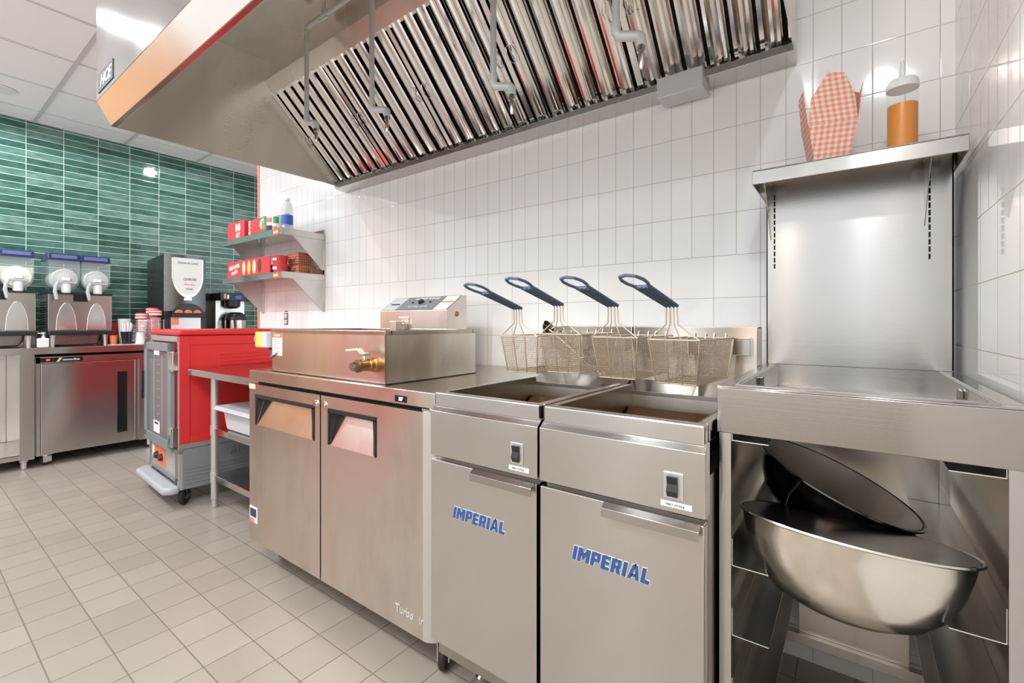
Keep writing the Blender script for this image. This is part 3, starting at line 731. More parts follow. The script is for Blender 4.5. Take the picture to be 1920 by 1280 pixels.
def bowl(name, lab, c, n, R, depth, mat, inner):
    t = thing(name, lab, 'bowl', c); n = Vector(n).normalized()
    q = Vector((0,0,1)).rotation_difference(n).to_matrix().to_4x4()
    prof = [(0, -depth), (R*.22, -depth), (R*.45, -depth*.965), (R*.62, -depth*.87), (R*.76, -depth*.70), (R*.87, -depth*.45), (R*.93, -depth*.2), (R*.955, -.004), (R*.97, .0), (R*.995, .0012), (R, -.002), (R*.99, -.004)]
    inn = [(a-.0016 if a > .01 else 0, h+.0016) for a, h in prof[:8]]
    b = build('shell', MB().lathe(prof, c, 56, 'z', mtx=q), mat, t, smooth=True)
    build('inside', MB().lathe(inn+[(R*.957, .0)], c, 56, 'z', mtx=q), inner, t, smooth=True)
    return t
bowl('mixing_bowl', 'large steel mixing bowl tilted at the front of the stand, resting on the slides', (-.242, -.70, .707), (.042, .21, .976), .187, .150, 'bowl', 'bowl_in')
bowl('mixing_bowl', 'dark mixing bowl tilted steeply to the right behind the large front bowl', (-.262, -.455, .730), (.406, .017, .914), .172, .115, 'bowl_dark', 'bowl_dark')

# items on the narrow shelf
t = thing('takeout_box', 'tall open pink gingham paper takeout box on the narrow steel shelf', 'takeout box', (-.287, -.225, 1.5425), rotz=.24)
c = (0, 0)
def boat():
    b = MB(); z0 = 0
    bw, bd, tw, td = .041, .036, .056, .046; z1, zf = z0+.10, z0+.20
    P = lambda x, y, z: (c[0]+x, c[1]+y, z)
    vs = [P(-bw,-bd,z0), P(bw,-bd,z0), P(bw,bd,z0), P(-bw,bd,z0), P(-tw,-td,z1), P(tw,-td,z1), P(tw,td,z1), P(-tw,td,z1)]
    b.add(vs, [(0,3,2,1), (0,1,5,4), (1,2,6,5), (2,3,7,6), (3,0,4,7)])
    f = [P(-tw,-td,z1), P(tw,-td,z1), P(tw*.92,-td*.8,z0+.17), P(.03,-td*.72,zf+.035), P(-.008,-td*.7,zf+.045), P(-tw*.9,-td*.8,z0+.175)]
    b.add(f, [tuple(range(6))])
    return b, P, z0, z1, tw, td
bo, P, z0, z1, tw, td = boat()
o = build('box_body', bo, 'gingham', t); s_ = o.modifiers.new('th', 'SOLIDIFY'); s_.thickness = .0012
for sg in (-1, 1):
    fl = MB()
    vs = [P(sg*tw,-td,z1), P(sg*tw,td,z1), P(sg*(tw+.010), td*.6, z1+.105), P(sg*(tw+.016), 0, z1+.088), P(sg*(tw+.012), -td*.9, z1+.10)]
    fl.add(vs, [tuple(range(5))]); 
    o = build('side_flap', fl, 'gingham', t); s_ = o.modifiers.new('th', 'SOLIDIFY'); s_.thickness = .0012
t = thing('squeeze_bottle', 'clear squeeze bottle half full of orange sauce beside the gingham box', 'bottle', (-.128, -.205, 1.542))
c = (-.128, -.205, 1.5422)
build('bottle', MB().lathe([(.0, 0), (.030, 0), (.033, .004), (.033, .165), (.031, .176), (.0, .1765)], c, 32), 'clearer', t, smooth=True)
build('sauce', MB().lathe([(0, .002), (.031, .002), (.0315, .128), (.0, .1285)], c, 32), 'sauce', t, smooth=True)
build('cap', MB().lathe([(.034, .170), (.034, .186), (.03, .194), (.012, .200), (.007, .205), (.004, .245), (0, .246)], c, 32), 'frost', t, smooth=True)

# ------------------------------------------------------------------ work table beside the refrigerator
TZ, TX0, TX1, TY0 = .829, -3.40, -2.47, -.742
t = thing('work_table', 'stainless steel work table with two undershelves between red cabinet and refrigerator', 'table', (-2.9, -.4, 0))
build('tabletop', MB().prism([(TY0, TZ-.036), (TY0+.004, TZ-.036), (TY0+.004, TZ-.012), (-.03, TZ-.012), (-.03, TZ), (TY0, TZ)], 0, TX0, TX1).box(TX0+.0003, TX0+.004, TY0+.005, -.03, TZ-.036, TZ-.0125), 'steel', t, bevel=.003)
for z in (.475, .195):
    build('undershelf', MB().prism([(TY0+.10, z-.035), (TY0+.104, z-.035), (TY0+.104, z-.004), (-.09, z-.004), (-.09, z), (TY0+.10, z)], 0, -3.31, TX1).box(-3.3097, -3.306, TY0+.105, -.09, z-.035, z-.0045), 'steel', t, bevel=.002)
for x, y in ((-3.302, -.632), (-3.302, -.09), (TX1-.06, -.632), (TX1-.06, -.09)):
    L_ = MB().lathe([(.013, 0), (.016, .003), (.016, .045), (.0205, .05), (.0205, TZ-.012)], (x, y, 0), 20)
    for z in (.475, .195): L_.lathe([(.0235, z-.045), (.0235, z+.012)], (x, y, 0), 20)
    build('leg', L_, 'alum', t, smooth=True)
t = thing('storage_tub', 'pale grey plastic tub with lid on the upper undershelf of the work table', 'tub', (-2.85, -.45, .475))
build('tub', MB().prism([(-.64+.02, .478), (-.30, .478), (-.28, .60), (-.64, .60)], 0, -3.17, -2.64), 'ltgrey', t, bevel=.012, seg=3)
build('lid', MB().box(-3.22, -2.60, -.665, -.26, .60, .618).box(-3.23, -2.59, -.672, -.25, .596, .606), 'ltgrey', t, bevel=.005)

# ------------------------------------------------------------------ red holding cabinet on wheels (rotated a little)
CA = radians(-3.2)
t = thing('holding_cabinet', 'red and grey insulated holding cabinet on wheels with clear door', 'cabinet', (-3.455, -.765, 0), rotz=CA)
Wc, Dc = .62, .74      # local: right front corner at origin, extends -x and +y
m = MB()
m.box(-Wc, 0, .02, Dc, .36, 1.02); 
body = build('red_body', m, 'red', t, bevel=.012, seg=3)
build('top_cap', MB().box(-Wc-.004, .004, -.004, Dc+.004, 1.022, 1.058), 'red', t, bevel=.014, seg=3)
m = MB()
x1_ = .0
m.box(0, .006, .0, .055, .37, 1.02); m.box(0, .006, Dc-.07, Dc, .37, 1.02); m.box(0, .006, .055, Dc-.07, .965, 1.02); m.box(0, .006, .055, Dc-.07, .37, .415)
build('side_moulding', m, 'red', t, bevel=.004)
ft = MB()
for k in range(6):
    z = .90-.012*k; ft.tube([(.001, .22, z-.01*k), (.001, .45, z-.012*k+.006), (.001, Dc-.075, z-.004*k)], .004, 6)
build('moulded_ribs', ft, 'red', t, smooth=True)
lo = MB().box(-Wc, 0, .02, Dc, .10, .368); lo.box(0, .006, 0, Dc, .345, .375)
for k in range(5): lo.box(0, .003, .03, Dc-.03, .13+k*.022, .136+k*.022)
build('grey_base', lo, 'grey', t, bevel=.004)
tm = MB(); text(tm, 'METRO', (.007, .40, .29), (0,1,0), (0,0,1), .26, .05, .01); build('embossed_lettering', tm, 'grey', t)
build('front_frame', MB().box(-.03, 0, -.002, .02, .10, 1.018).box(-Wc, -Wc+.03, -.002, .02, .10, 1.018).box(-Wc, 0, -.002, .02, .985, 1.018).box(-Wc, 0, -.002, .02, .315, .34), 'alum', t, bevel=.001)
build('chamber', MB().box(-Wc+.03, -.03, .10, .104, .34, .985), 'steel_dark', t)
rk = MB()
for k in range(11):
    z = .40+k*.052
    for x in (-Wc+.05, -.06): rk.box(x-.012, x+.012, .03, .10, z, z+.003)
build('tray_rails', rk, 'chrome', t)
# door a little ajar
dd = build('door', MB().box(-.036, -.10, -.034, -.012, .345, .975).box(-Wc-.02, -Wc+.045, -.034, -.012, .345, .975).box(-Wc-.02, -.036, -.034, -.012, .925, .975).box(-Wc-.02, -.036, -.034, -.012, .325, .385), 'grey', t, bevel=.003)
pane = build('pane', MB().box(-Wc+.045, -.10, -.026, -.022, .385, .925), 'doorpane', dd)
lines = MB()
for k in range(9): lines.box(-.33, -.31, -.0285, -.0265, .47+k*.052, .473+k*.052)
lines.box(-.42, -.418, -.0285, -.0265, .42, .90); lines.box(-.24, -.238, -.0285, -.0265, .42, .90)
build('pane_marks', lines, 'ltgrey', pane)
build('door_label', MB().box(-.42, -.30, -.028, -.0265, .895, .925), 'paper', dd)
k = build('rating_label', MB().box(-.43, -.29, -.028, -.0265, .40, .475), 'paper', dd)
tm = MB(); text(tm, 'CAUTION', (-.36, -.029, .46), (1,0,0), (0,0,1), .08, .012); build('rating_print', tm, 'dark', k)
for z in (.42, .87):
    build('hinge', MB().box(-.055, -.006, -.040, -.002, z-.055, z+.055).cyl((-.012, -.030, z-.06), .007, .12), 'chrome', t, bevel=.002)
build('door_latch', MB().box(-Wc-.035, -Wc-.012, -.05, -.012, .66, .78).prism([(-Wc-.035, .62), (-Wc-.018, .59), (-Wc-.012, .66), (-Wc-.035, .66)], 1, -.05, -.02), 'black', t, bevel=.003)
cpn = build('control_module', MB().box(-Wc+.03, -.03, -.004, .02, .165, .315), 'alum', t)
build('module_frame', MB().box(-Wc+.02, -.02, -.012, .0, .150, .172).box(-Wc+.02, -Wc+.034, -.012, 0, .15, .318).box(-.034, -.02, -.012, 0, .15, .318), 'grey', cpn)
build('control_face', MB().box(-.50, -.26, -.0065, -.004, .185, .298), 'orange', cpn)
kk = MB()
for x in (-.43, -.33): kk.lathe([(0, -.026), (.018, -.026), (.024, -.008), (.024, -.006)], (x, 0, .24), 20, 'y')
build('dial', kk, 'black', cpn, smooth=True)
build('control_sticker', MB().box(-.555, -.51, -.0065, -.004, .21, .29), 'paper', cpn)
build('bumper', MB().prism([(-Wc-.03, -.0), (-Wc-.03, -.045), (-Wc+.01, -.085), (-.01, -.085), (.025, -.05), (.025, -.0)], 2, .088, .132), 'greylight', t, bevel=.018, seg=4)
for x, y in ((-.045, .04), (-Wc+.07, .045), (-.045, Dc-.08), (-Wc+.07, Dc-.08)): caster(x, y, .058, t, .100+.03, .9, .026)
# red status display seen behind the clear door
build('status_strip', MB().box(-Wc+.06, -.34, .092, .099, .815, .84), 'redled', t)

# ------------------------------------------------------------------ wall shelves with boxes and drinks
def wall_shelf(z, lab):
    t = thing('wall_shelf', lab, 'shelf', (-3.6, -.15, z), 'wall shelves')
    x0, x1 = -4.045, -3.165
    build('board', MB().box(x0, x1, -.30, 0, z-.003, z).box(x0, x1, -.2998, -.297, z-.042, z-.0031).box(x0+.0002, x0+.003, -.296, 0, z-.042, z-.0031).box(x1-.003, x1-.0002, -.296, 0, z-.042, z-.0031).box(x0, x1, -.004, 0, z, z+.03), 'steel', t, bevel=.001)
    for x in (x0+.005, x1-.008):
        build('bracket', MB().prism([(-.002, z-.003), (-.002, z-.25), (-.018, z-.25), (-.262, z-.004)], 0, x, x+.003).box(x-.012, x+.014, -.006, 0, z-.255, z-.003), 'steel', t)
    k = build('price_sticker', bx(-3.27, -3.20, -.302, -.3, z-.040, z-.006), 'orange', t)
    build('sticker_print', bx(-3.262, -3.208, -.3028, -.302, z-.030, z-.018), 'cream', k)
    bo_ = MB()
    for yy in (-.10, -.16): bo_.lathe([(.008, 0), (.008, -.014)], (x0+.012+.26, yy, z-.003), 10)
    build('bolt', bo_, 'chrome', t)
    return t
wall_shelf(1.712, 'upper stainless steel wall shelf holding drink cans and red boxes')
wall_shelf(1.432, 'lower stainless steel wall shelf holding menu sign and gingham boxes')
za, zl = 1.712, 1.432
# upper shelf
def carton(x0, x1, y0, y1, z, h, lab, big=True):
    t = thing('snack_carton', lab, 'carton', ((x0+x1)/2, (y0+y1)/2, z))
    build('carton', MB().prism([(x0+.0, z+.001), (x1, z+.001), (x1, z+h), (x0+.0, z+h*.97)], 1, y0, y1), 'redgloss', t, bevel=.006)
    m = MB()
    if big:
        for dx in (.055, .10):
            m.lathe([(0, y0-.001), (.024, y0-.001), (.024, y0)], (x1-dx-.02, 0, 0), 20, 'y', mtx=Matrix.Translation((0, 0, z+h*.64)) @ Matrix.Diagonal((.8, 1, 1.25, 1)))
        text(m, 'BT', (x1-.09, y0-.0012, z+h*.22), (1,0,0), (0,0,1), .06, .035, .03)
    else:
        m.lathe([(0, y0-.001), (.035, y0-.001), (.035, y0)], (x1-.01, 0, z+h*.6), 20, 'y')
        text(m, 'BEAVER', (x0+.03, y0-.0012, z+h*.5), (0,0,-1), (1,0,0), .11, .028, .03)
    build('print', m, 'paper', t)
carton(-4.03, -3.76, -.27, -.16, za, .135, 'red card carton with two white ovals at the left end of the upper shelf')
carton(-3.745, -3.52, -.25, -.14, za, .125, 'red card carton with white lettering standing in the middle of the upper shelf', False)
def can(x, y, lab, cols, r=.031, h=.118):
    t = thing('drink_can', lab, 'drink can', (x, y, za))
    build('can', MB().lathe([(0, 0), (r*.8, 0), (r, .006), (r, h-.012), (r*.84, h-.001), (r*.78, h-.003), (0, h-.003)], (x, y, za+.0005), 24), cols[0], t, smooth=True)
    m = MB()
    # printed patches wrapped on the side facing the room
    for (a0, a1, z0_, z1_, c_) in cols[1]:
        n_ = 8; vs = []
        for i in range(n_+1):
            a = radians(a0+(a1-a0)*i/n_); vs += [(x+(r+.0006)*sin(a), y-(r+.0006)*cos(a), za+z0_), (x+(r+.0006)*sin(a), y-(r+.0006)*cos(a), za+z1_)]
        m.add(vs, [(2*i, 2*i+2, 2*i+3, 2*i+1) for i in range(n_)], c_)
    build('can_print', m, None, t, smooth=True)
can(-3.484, -.24, 'green drink can with a round orange mark next to the red carton', ('green', [(-20, 50, .03, .065, 'orange'), (0, 25, .085, .10, 'paper')]))
can(-3.425, -.235, 'silver drink can with red and navy patches beside the green can', ('paper', [(-30, 70, .07, .10, 'redbright'), (-30, 70, .008, .048, 'navy')]))
can(-3.36, -.23, 'white drink can with a green band left of the water bottle', ('paper', [(10, 80, .055, .10, 'green'), (-20, 60, .02, .035, 'orange')]))
can(-3.305, -.20, 'plain silver can standing just behind the water bottle', ('alum', [(20, 70, .03, .09, 'ltgrey')]), .026, .125)
t = thing('water_bottle', 'clear plastic water bottle with blue label at the right of the upper shelf', 'bottle', (-3.245, -.22, za))
c = (-3.245, -.22, za+.001)
build('bottle', MB().lathe([(0, 0), (.031, 0), (.034, .006), (.034, .10), (.032, .11), (.034, .12), (.033, .15), (.024, .178), (.0135, .19), (.0135, .2)], c, 28), 'water', t, smooth=True)
build('label', MB().lathe([(.0346, .035), (.0346, .098)], c, 28), 'blue', t, smooth=True)
build('cap', MB().lathe([(.0155, .196), (.0155, .212), (0, .213)], c, 20), 'frost', t, smooth=True)
# lower shelf
t = thing('menu_sign', 'long red menu sign with pictures of pastries leaning on the lower shelf', 'sign', (-3.65, -.25, zl))
sx0, sx1 = -3.99, -3.35
sg = build('board', MB().box(sx0, sx1, -.285, -.278, zl+.001, zl+.115), 'redgloss', t)
tm = MB(); text(tm, 'BEAVER', (sx0+.115, -.2855, zl+.075), (1,0,.10), (-.1,0,1), .17, .030, .035, .1); text(tm, 'tails', (sx0+.115, -.2855, zl+.038), (1,0,.12), (-.1,0,1), .10, .03, .03, .3); build('sign_lettering', tm, 'paper', sg)
for i, c_ in enumerate(('cream', 'yellow', 'cream', 'rust')):
    x = sx0+.265+i*.078
    pts = [(x+.027*cos(a)*(.9), zl+.058+.047*sin(a)) for a in [2*pi*k/20 for k in range(20)]]
    build('pastry_picture', MB().prism(pts, 1, -.2865, -.285), c_, sg)
def tubpot(x, y, z, r, h, lab, m_='redgloss'):
    t = thing('food_tub', lab, 'tub', (x, y, z))
    build('tub', MB().lathe([(0, .001), (r*.86, .001), (r, h), (r*.97, h), (0, h-.004)], (x, y, z), 28), m_, t, smooth=True)
    build('lid', MB().lathe([(r*1.04, h-.006), (r*1.05, h+.004), (r*.98, h+.006), (0, h+.006)], (x, y, z), 28), m_, t, smooth=True)
    m = MB(); vs = []
    for i in range(9):
        a = radians(-35+70*i/8); vs += [(x+(r*.97+.0008)*sin(a), y-(r*.97+.0008)*cos(a), z+h*.42), (x+(r*.985+.0008)*sin(a), y-(r*.985+.0008)*cos(a), z+h*.74)]
    m.add(vs, [(2*i, 2*i+2, 2*i+3, 2*i+1) for i in range(8)]); build('print', m, 'paper', t)
tubpot(-3.33, -.222, zl, .050, .056, 'red round food tub at the bottom of the pair in front of the menu sign')
tubpot(-3.335, -.222, zl+.063, .048, .05, 'red round food tub stacked on top of another on the lower shelf')
tubpot(-3.44, -.20, zl, .045, .058, 'red food tub with white print tucked behind the menu sign end')
def closed_box(x, y, z, w, dpt, h, lab, a=0):
    t = local(thing('food_box', lab, 'food box', (x, y, z), rotz=a))
    b = MB(); k = .86
    v = [(-w*k/2,-dpt*k/2,.001),(w*k/2,-dpt*k/2,.001),(w*k/2,dpt*k/2,.001),(-w*k/2,dpt*k/2,.001),(-w/2,-dpt/2,h*.86),(w/2,-dpt/2,h*.86),(w/2,dpt/2,h*.86),(-w/2,dpt/2,h*.86),
         (-w*.36,-dpt*.36,h),(w*.36,-dpt*.36,h),(w*.36,dpt*.36,h),(-w*.36,dpt*.36,h)]
    b.add(v, [(0,3,2,1),(0,1,5,4),(1,2,6,5),(2,3,7,6),(3,0,4,7),(4,5,9,8),(5,6,10,9),(6,7,11,10),(7,4,8,11),(8,9,10,11)])
    build('box', b, 'gingham2', t, bevel=.002)
    fl = MB(); fl.add([(-w*.40,-dpt*.47,h*.9), (w*.10,-dpt*.5-.004,h*.3), (w*.02,-dpt*.47,h*.95)], [(0,1,2)]); fl.add([(w*.10,-dpt*.5-.004,h*.3), (w*.42,-dpt*.47,h*.88), (w*.02,-dpt*.47,h*.95)], [(0,1,2)])
    build('folded_flap', fl, 'gingham2', t)
closed_box(-3.14-.15, -.10, zl, .16, .13, .062, 'flat terracotta gingham food box at the bottom right of the lower shelf', .0)
closed_box(-3.31, -.10, zl+.064, .13, .11, .085, 'terracotta gingham food box sitting on top of the flat one', .1)
closed_box(-3.47, -.07, zl, .12, .10, .055, 'small terracotta gingham box between the red tubs and the flat box', .0)
tag(build('card_block', bx(-3.20, -3.172, -.09, -.01, zl+.001, zl+.034), 'brown'), 'small dark brown block at the wall end of the lower shelf', 'block')
t = thing('wall_outlet', 'double electrical outlet on the white tiled wall below the shelves', 'outlet', (-3.68, 0, 1.13))
build('cover_plate', bx(-3.712, -3.656, -.005, 0, 1.085, 1.175), 'bronze', t, bevel=.002)
for z in (1.108, 1.152): build('socket', MB().lathe([(0, -.008), (.017, -.008), (.018, -.004)], (-3.684, 0, z), 20, 'y'), 'outlet', t)
build('outlet_tag', bx(-3.71, -3.66, -.0015, 0, 1.184, 1.19), 'black', t)

# ------------------------------------------------------------------ drinks counter along the green wall
KX, KZ = -5.2, .91
t = thing('drinks_counter', 'long stainless steel counter along the green tiled wall', 'counter', (-5.55, -.5, 0))
build('countertop', MB().prism([(XG+.01, KZ-.012), (KX-.004, KZ-.012), (KX-.004, KZ-.05), (KX, KZ-.05), (KX, KZ), (XG+.01, KZ)], 1, -3.0, 1.0).box(XG+.004, XG+.014, -3.0, 1.0, KZ, KZ+.10), 'steel', t, bevel=.003)
build('lower_shelf', MB().box(XG+.05, KX-.02, -3.0, -1.16, .108, .112).box(KX-.024, KX-.02, -3.0, -1.16, .075, .112), 'steel', t)
build('divider_panel', MB().box(XG+.05, KX-.004, -1.215, -1.137, .07, KZ-.05), 'steel', t)
build('back_sheet', MB().box(XG+.03, XG+.034, -3.0, -1.2, .1, KZ-.05), 'steel', t)
for y in (-1.19, -2.2, .9):
    build('leg', MB().lathe([(.013, 0), (.018, .004), (.018, .05), (.024, .055), (.024, .12)], (KX-.04, y, 0), 18), 'alum', t, smooth=True)
t = thing('undercounter_refrigerator', 'single-door stainless steel refrigerator under the drinks counter', 'refrigerator', (-5.5, -.82, 0))
build('cabinet', MB().box(XG+.08, KX-.035, -1.13, -.32, .085, .838), 'steel_dark', t)
build('side_frame', MB().box(KX-.04, KX-.002, -1.128, -1.108, .085, .838), 'steel', t); build('side_frame', MB().box(KX-.04, KX-.002, -.50, -.32, .085, .838), 'steel', t)
d_ = build('door', bx(KX-.035, KX, -1.104, -.53, .092, .785), 'steel', t, bevel=.004)
build('door_grip', MB().box(KX-.001, KX+.003, -.652, -.585, .18, .69).box(KX+.002, KX+.004, -.645, -.592, .19, .68), 'blackgloss', d_, bevel=.002)
gb = build('control_grille', MB().box(KX-.03, KX-.002, -1.128, -.50, .79, .835), 'steel', t)
q = build('name_strip', bx(KX-.002, KX+.001, -1.108, -.865, .797, .83), 'blackgloss', gb)
tm = MB(); text(tm, 'centerline', (KX+.002, -.935, .814), (0,1,0), (0,0,1), .10, .018, .01, .3); build('name_lettering', tm, 'white', q)
m = MB().prism([(-1.02, .799), (-1.005, .799), (-.985, .829), (-1.0, .829)], 0, KX+.0012, KX+.0018); build('yellow_flash', m, 'yellow', q)
tm = MB(); text(tm, '39', (KX+.002, -1.065, .814), (0,1,0), (0,0,1), .022, .015, .03); build('temperature_digits', tm, 'redled', q)
for y in (-1.07, -.42): caster(KX-.07, y, .035, t, .085, .2, .022)
t = thing('undercounter_cabinet', 'dark cabinet side under the drinks counter beside the wheeled holding cabinet', 'cabinet', (-5.5, -.1, 0))
build('cabinet', bx(XG+.08, KX-.02, -.30, .9, .09, .85), 'steel_dark', t)
build('handle', bx(KX-.02, KX+.02, -.29, -.26, .56, .72), 'black', t, bevel=.004)

# twin-bowl drink machines
def slush(lab, fill):
    t = local(thing('drink_machine', lab, 'drink machine', (0,0,0), 'twin-bowl drink machines'))
    # local: x = 0 at front panel (towards +x), y 0..0.39, z 0 at counter
    w = .39
    build('housing', MB().box(-.40, 0, 0, w, .12, .425), 'steel', t, bevel=.002)
    gr = MB()
    for k in range(11): gr.box(-.30, -.06, -.003, .0, .15+k*.02, .16+k*.02)
    build('side_grille', gr, 'black', t)
    build('top_deck', MB().box(-.40, .012, -.004, w+.004, .42, .44), 'black', t, bevel=.003)
    sp = MB()
    for yc in (.105, .29):          # domed splash plates on the front
        pts = [(yc-.062, .13), (yc+.062, .13), (yc+.056, .23), (yc+.04, .30), (yc+.018, .345), (yc, .355), (yc-.018, .345), (yc-.04, .30), (yc-.056, .23)]
        sp.prism(pts, 0, .001, .006)
    build('splash_plate', sp, 'chrome', t, bevel=.002)
    build('control_panel', MB().box(.002, .01, .145, .235, .365, .42), 'blackgloss', t)
    build('drip_tray', MB().box(-.02, .075, -.01, w+.012, .092, .128), 'black', t, bevel=.01, seg=3)
    for x in (-.03, -.36):
        for y in (.03, w-.035):
            build('leg', MB().lathe([(.014, 0), (.020, .10)], (x, y, 0), 16), 'alum', t, smooth=True)
    build('base_pan', MB().box(-.33, -.12, .06, w-.05, .01, .09), 'steel_dark', t)
    build('power_cord', MB().tube([(-.10, .34, .09), (-.09, .33, .05), (-.03, .30, .015), (.0, .2, .012), (.01, .08, .012), (-.1, .03, .01)], .004, 8), 'dark', t, smooth=True)
    for i, yc in enumerate((.098, .292)):
        hw = .092
        n_ = 14; pts = [(yc-hw, .70)] + [(yc+hw*cos(a), .545+.098*sin(a)) for a in [pi + pi*k/n_ for k in range(n_+1)]] + [(yc+hw, .70)]
        bw = build('bowl', MB().prism(pts, 0, -.33, -.012), 'clear', t)
        if fill:
            p2 = [(yc-hw+.004, .62)] + [(yc+(hw-.004)*cos(a), .545+.092*sin(a)) for a in [pi + pi*k/n_ for k in range(n_+1)]] + [(yc+hw-.004, .62)]
            build('drink', MB().prism(p2, 0, -.32, -.02), 'cloudy', bw)
        else:
            build('cooling_drum', MB().lathe([(0, -.28), (.058, -.28), (.058, -.02), (0, -.02)], (0, yc, .545), 24, 'x'), 'disc', bw, smooth=True)
            sp_ = MB()
            for k in range(5): sp_.lathe([(.060, -.26+k*.055), (.080, -.255+k*.055), (.060, -.25+k*.055)], (0, yc, .545), 24, 'x')
            build('spiral_blade', sp_, 'white', bw, smooth=True)
        build('face_disc', MB().lathe([(0, .003), (.040, .003), (.046, .001), (.075, .001), (.080, -.003), (.082, -.011), (0, -.0115)][::-1], (0, yc, .545), 32, 'x'), 'disc' if not fill else 'cloudy', bw, smooth=True)
        build('lid', MB().prism([(-.34, .698), (.0, .698), (.0, .708), (-.02, .71), (-.035, .755), (-.30, .755), (-.32, .71), (-.34, .708)], 1, yc-hw-.004, yc+hw+.004), 'navy', bw, bevel=.006)
        build('lid_band', MB().box(-.021, -.017, yc-.075, yc+.075, .714, .742), 'lidband', bw)
        v = build('spigot', MB().lathe([(0, .43), (.022, .43), (.028, .437), (.030, .50), (.026, .505), (0, .505)], (.035, yc, 0), 20).box(.0, .05, yc-.02, yc+.02, .53, .555), 'white', bw, smooth=True)
        build('spigot_lever', MB().box(.03, .062, yc-.05, yc+.055, .508, .524).tube([(.06, yc-.05, .516), (.066, yc-.065, .48), (.07, yc-.07, .44), (.07, yc-.062, .40), (.074, yc-.06, .375)], [.009, .0115, .0125, .0125, .010], 10), 'greylight', v, smooth=True)
    return t
s1 = slush('twin-bowl slush machine with clear empty bowls beside the white soap dispenser', False); s1.location = (-5.37, -1.04, KZ)
s2 = slush('twin-bowl drink machine cut by the left picture edge, with a cloudy pale drink', True); s2.location = (-5.37, -1.50, KZ)

# small things on the counter
t = thing('soap_dispenser', 'white pump dispenser on the counter between the two drink machines', 'dispenser', (-5.235, -1.085, KZ))
build('body', MB().box(-5.27, -5.215, -1.118, -1.055, KZ+.001, KZ+.072), 'white', t, bevel=.008, seg=3)
build('pump', MB().lathe([(.010, .07), (.010, .085), (.004, .087), (.004, .105), (.012, .107), (.012, .115), (0, .117)], (-5.24, -1.085, KZ), 16).box(-5.245, -5.235, -1.115, -1.08, KZ+.107, KZ+.114), 'frost', t, smooth=True)
def cup(x, y, z, r, h, mat, lab, cat='cup', up=True, name='paper_cup'):
    pr = [(0, 0), (r*.74, 0), (r, h), (r*1.05, h+.002), (r*1.05, h+.006), (r*.96, h+.004), (r*.72, .004), (0, .004)]
    if not up: pr = [(0, h), (r*.74, h), (r, .004), (r*1.05, .002), (r*1.05, 0), (0, 0)]
    o = build(name, MB().lathe([(a, b+z) for a, b in pr], (x, y, 0), 24), mat, None, smooth=True); return tag(o, lab, cat)
cup(-5.60, -.59, KZ, .045, .19, 'redgloss', 'tall red paper cup right behind the slush machine')
cup(-5.52, -.52, KZ, .045, .15, 'redgloss', 'shorter red paper cup in front of the tall red one')
cup(-5.33, -.645, KZ+.0065, .028, .07, 'orange', 'small orange cup beside the slush machine drip tray')
t = thing('straw_holder', 'black tumbler holding white wrapped straws on the drinks counter', 'straw holder', (-5.28, -.56, KZ))
cx, cy = -5.30, -.567; KZ += .006
build('tumbler', MB().lathe([(0, 0), (.026, 0), (.040, .105), (.043, .107), (.037, .106), (0, .01)], (cx, cy, KZ+.001), 24), 'blackgloss', t, smooth=True)
for k in range(9):
    a = 2*pi*k/9; build('straw', MB().tube([(cx+.012*cos(a), cy+.012*sin(a), KZ+.02), (cx+.030*cos(a), cy+.034*sin(a)+.006, KZ+.185-.006*(k % 3))], .006, 6), 'paper', t, smooth=True)
KZ -= .006
cup(-5.41, -.555, KZ, .045, .22, 'frost', 'tall translucent plastic cup standing behind the straws', name='plastic_cup')
cup(-5.252, -.483, KZ+.0065, .034, .10, 'frost', 'upturned translucent cup between straw tumbler and wire rack', up=False, name='plastic_cup')
t = thing('cup_rack', 'wire rack packed with nested striped red paper cups', 'cup rack', (-5.36, -.33, KZ))
for k, (x, y, z, h) in enumerate(((-5.42, -.35, KZ+.003, .27), (-5.335, -.35, KZ+.003, .25), (-5.40, -.435, KZ+.003, .22))):
    c_ = MB()
    for j in range(int(h/.018)): c_.lathe([(.036, j*.018), (.042, j*.018+.016), (.044, j*.018+.0165), (.044, j*.018+.018), (.037, j*.018+.018)], (x, y, z), 20)
    build('cup_stack', c_, 'cupstripe', t, smooth=True)
    tp = MB().lathe([(.040, h), (.046, h+.006), (.046, h+.045), (.038, h+.055), (0, h+.056)], (x, y, z), 24); build('top_cup', tp, 'redgloss', t, smooth=True)
    build('cup_band', MB().lathe([(.0466, h+.008), (.0466, h+.022)], (x, y, z), 24).lathe([(.0462, h+.034), (.0462, h+.044)], (x, y, z), 24), 'paper', t, smooth=True)
r = MB()
for j in range(16):
    z = KZ+.004+j*.014; r.tube([(-5.287, -.485, z), (-5.287, -.30, z), (-5.47, -.30, z), (-5.47, -.485, z)], .0012, 5, closed=True)
for y in (-.485, -.44, -.39, -.34, -.30): r.tube([(-5.287, y, KZ+.002), (-5.287, y, KZ+.22)], .0015, 5)
build('wire_rack', r, 'chrome', t)
tag(build('counter_tray', bx(-5.365, -5.212, -.685, -.445, KZ+.001, KZ+.006), 'ltgrey', bevel=.002), 'thin pale tray at the counter edge under the straws', 'tray')

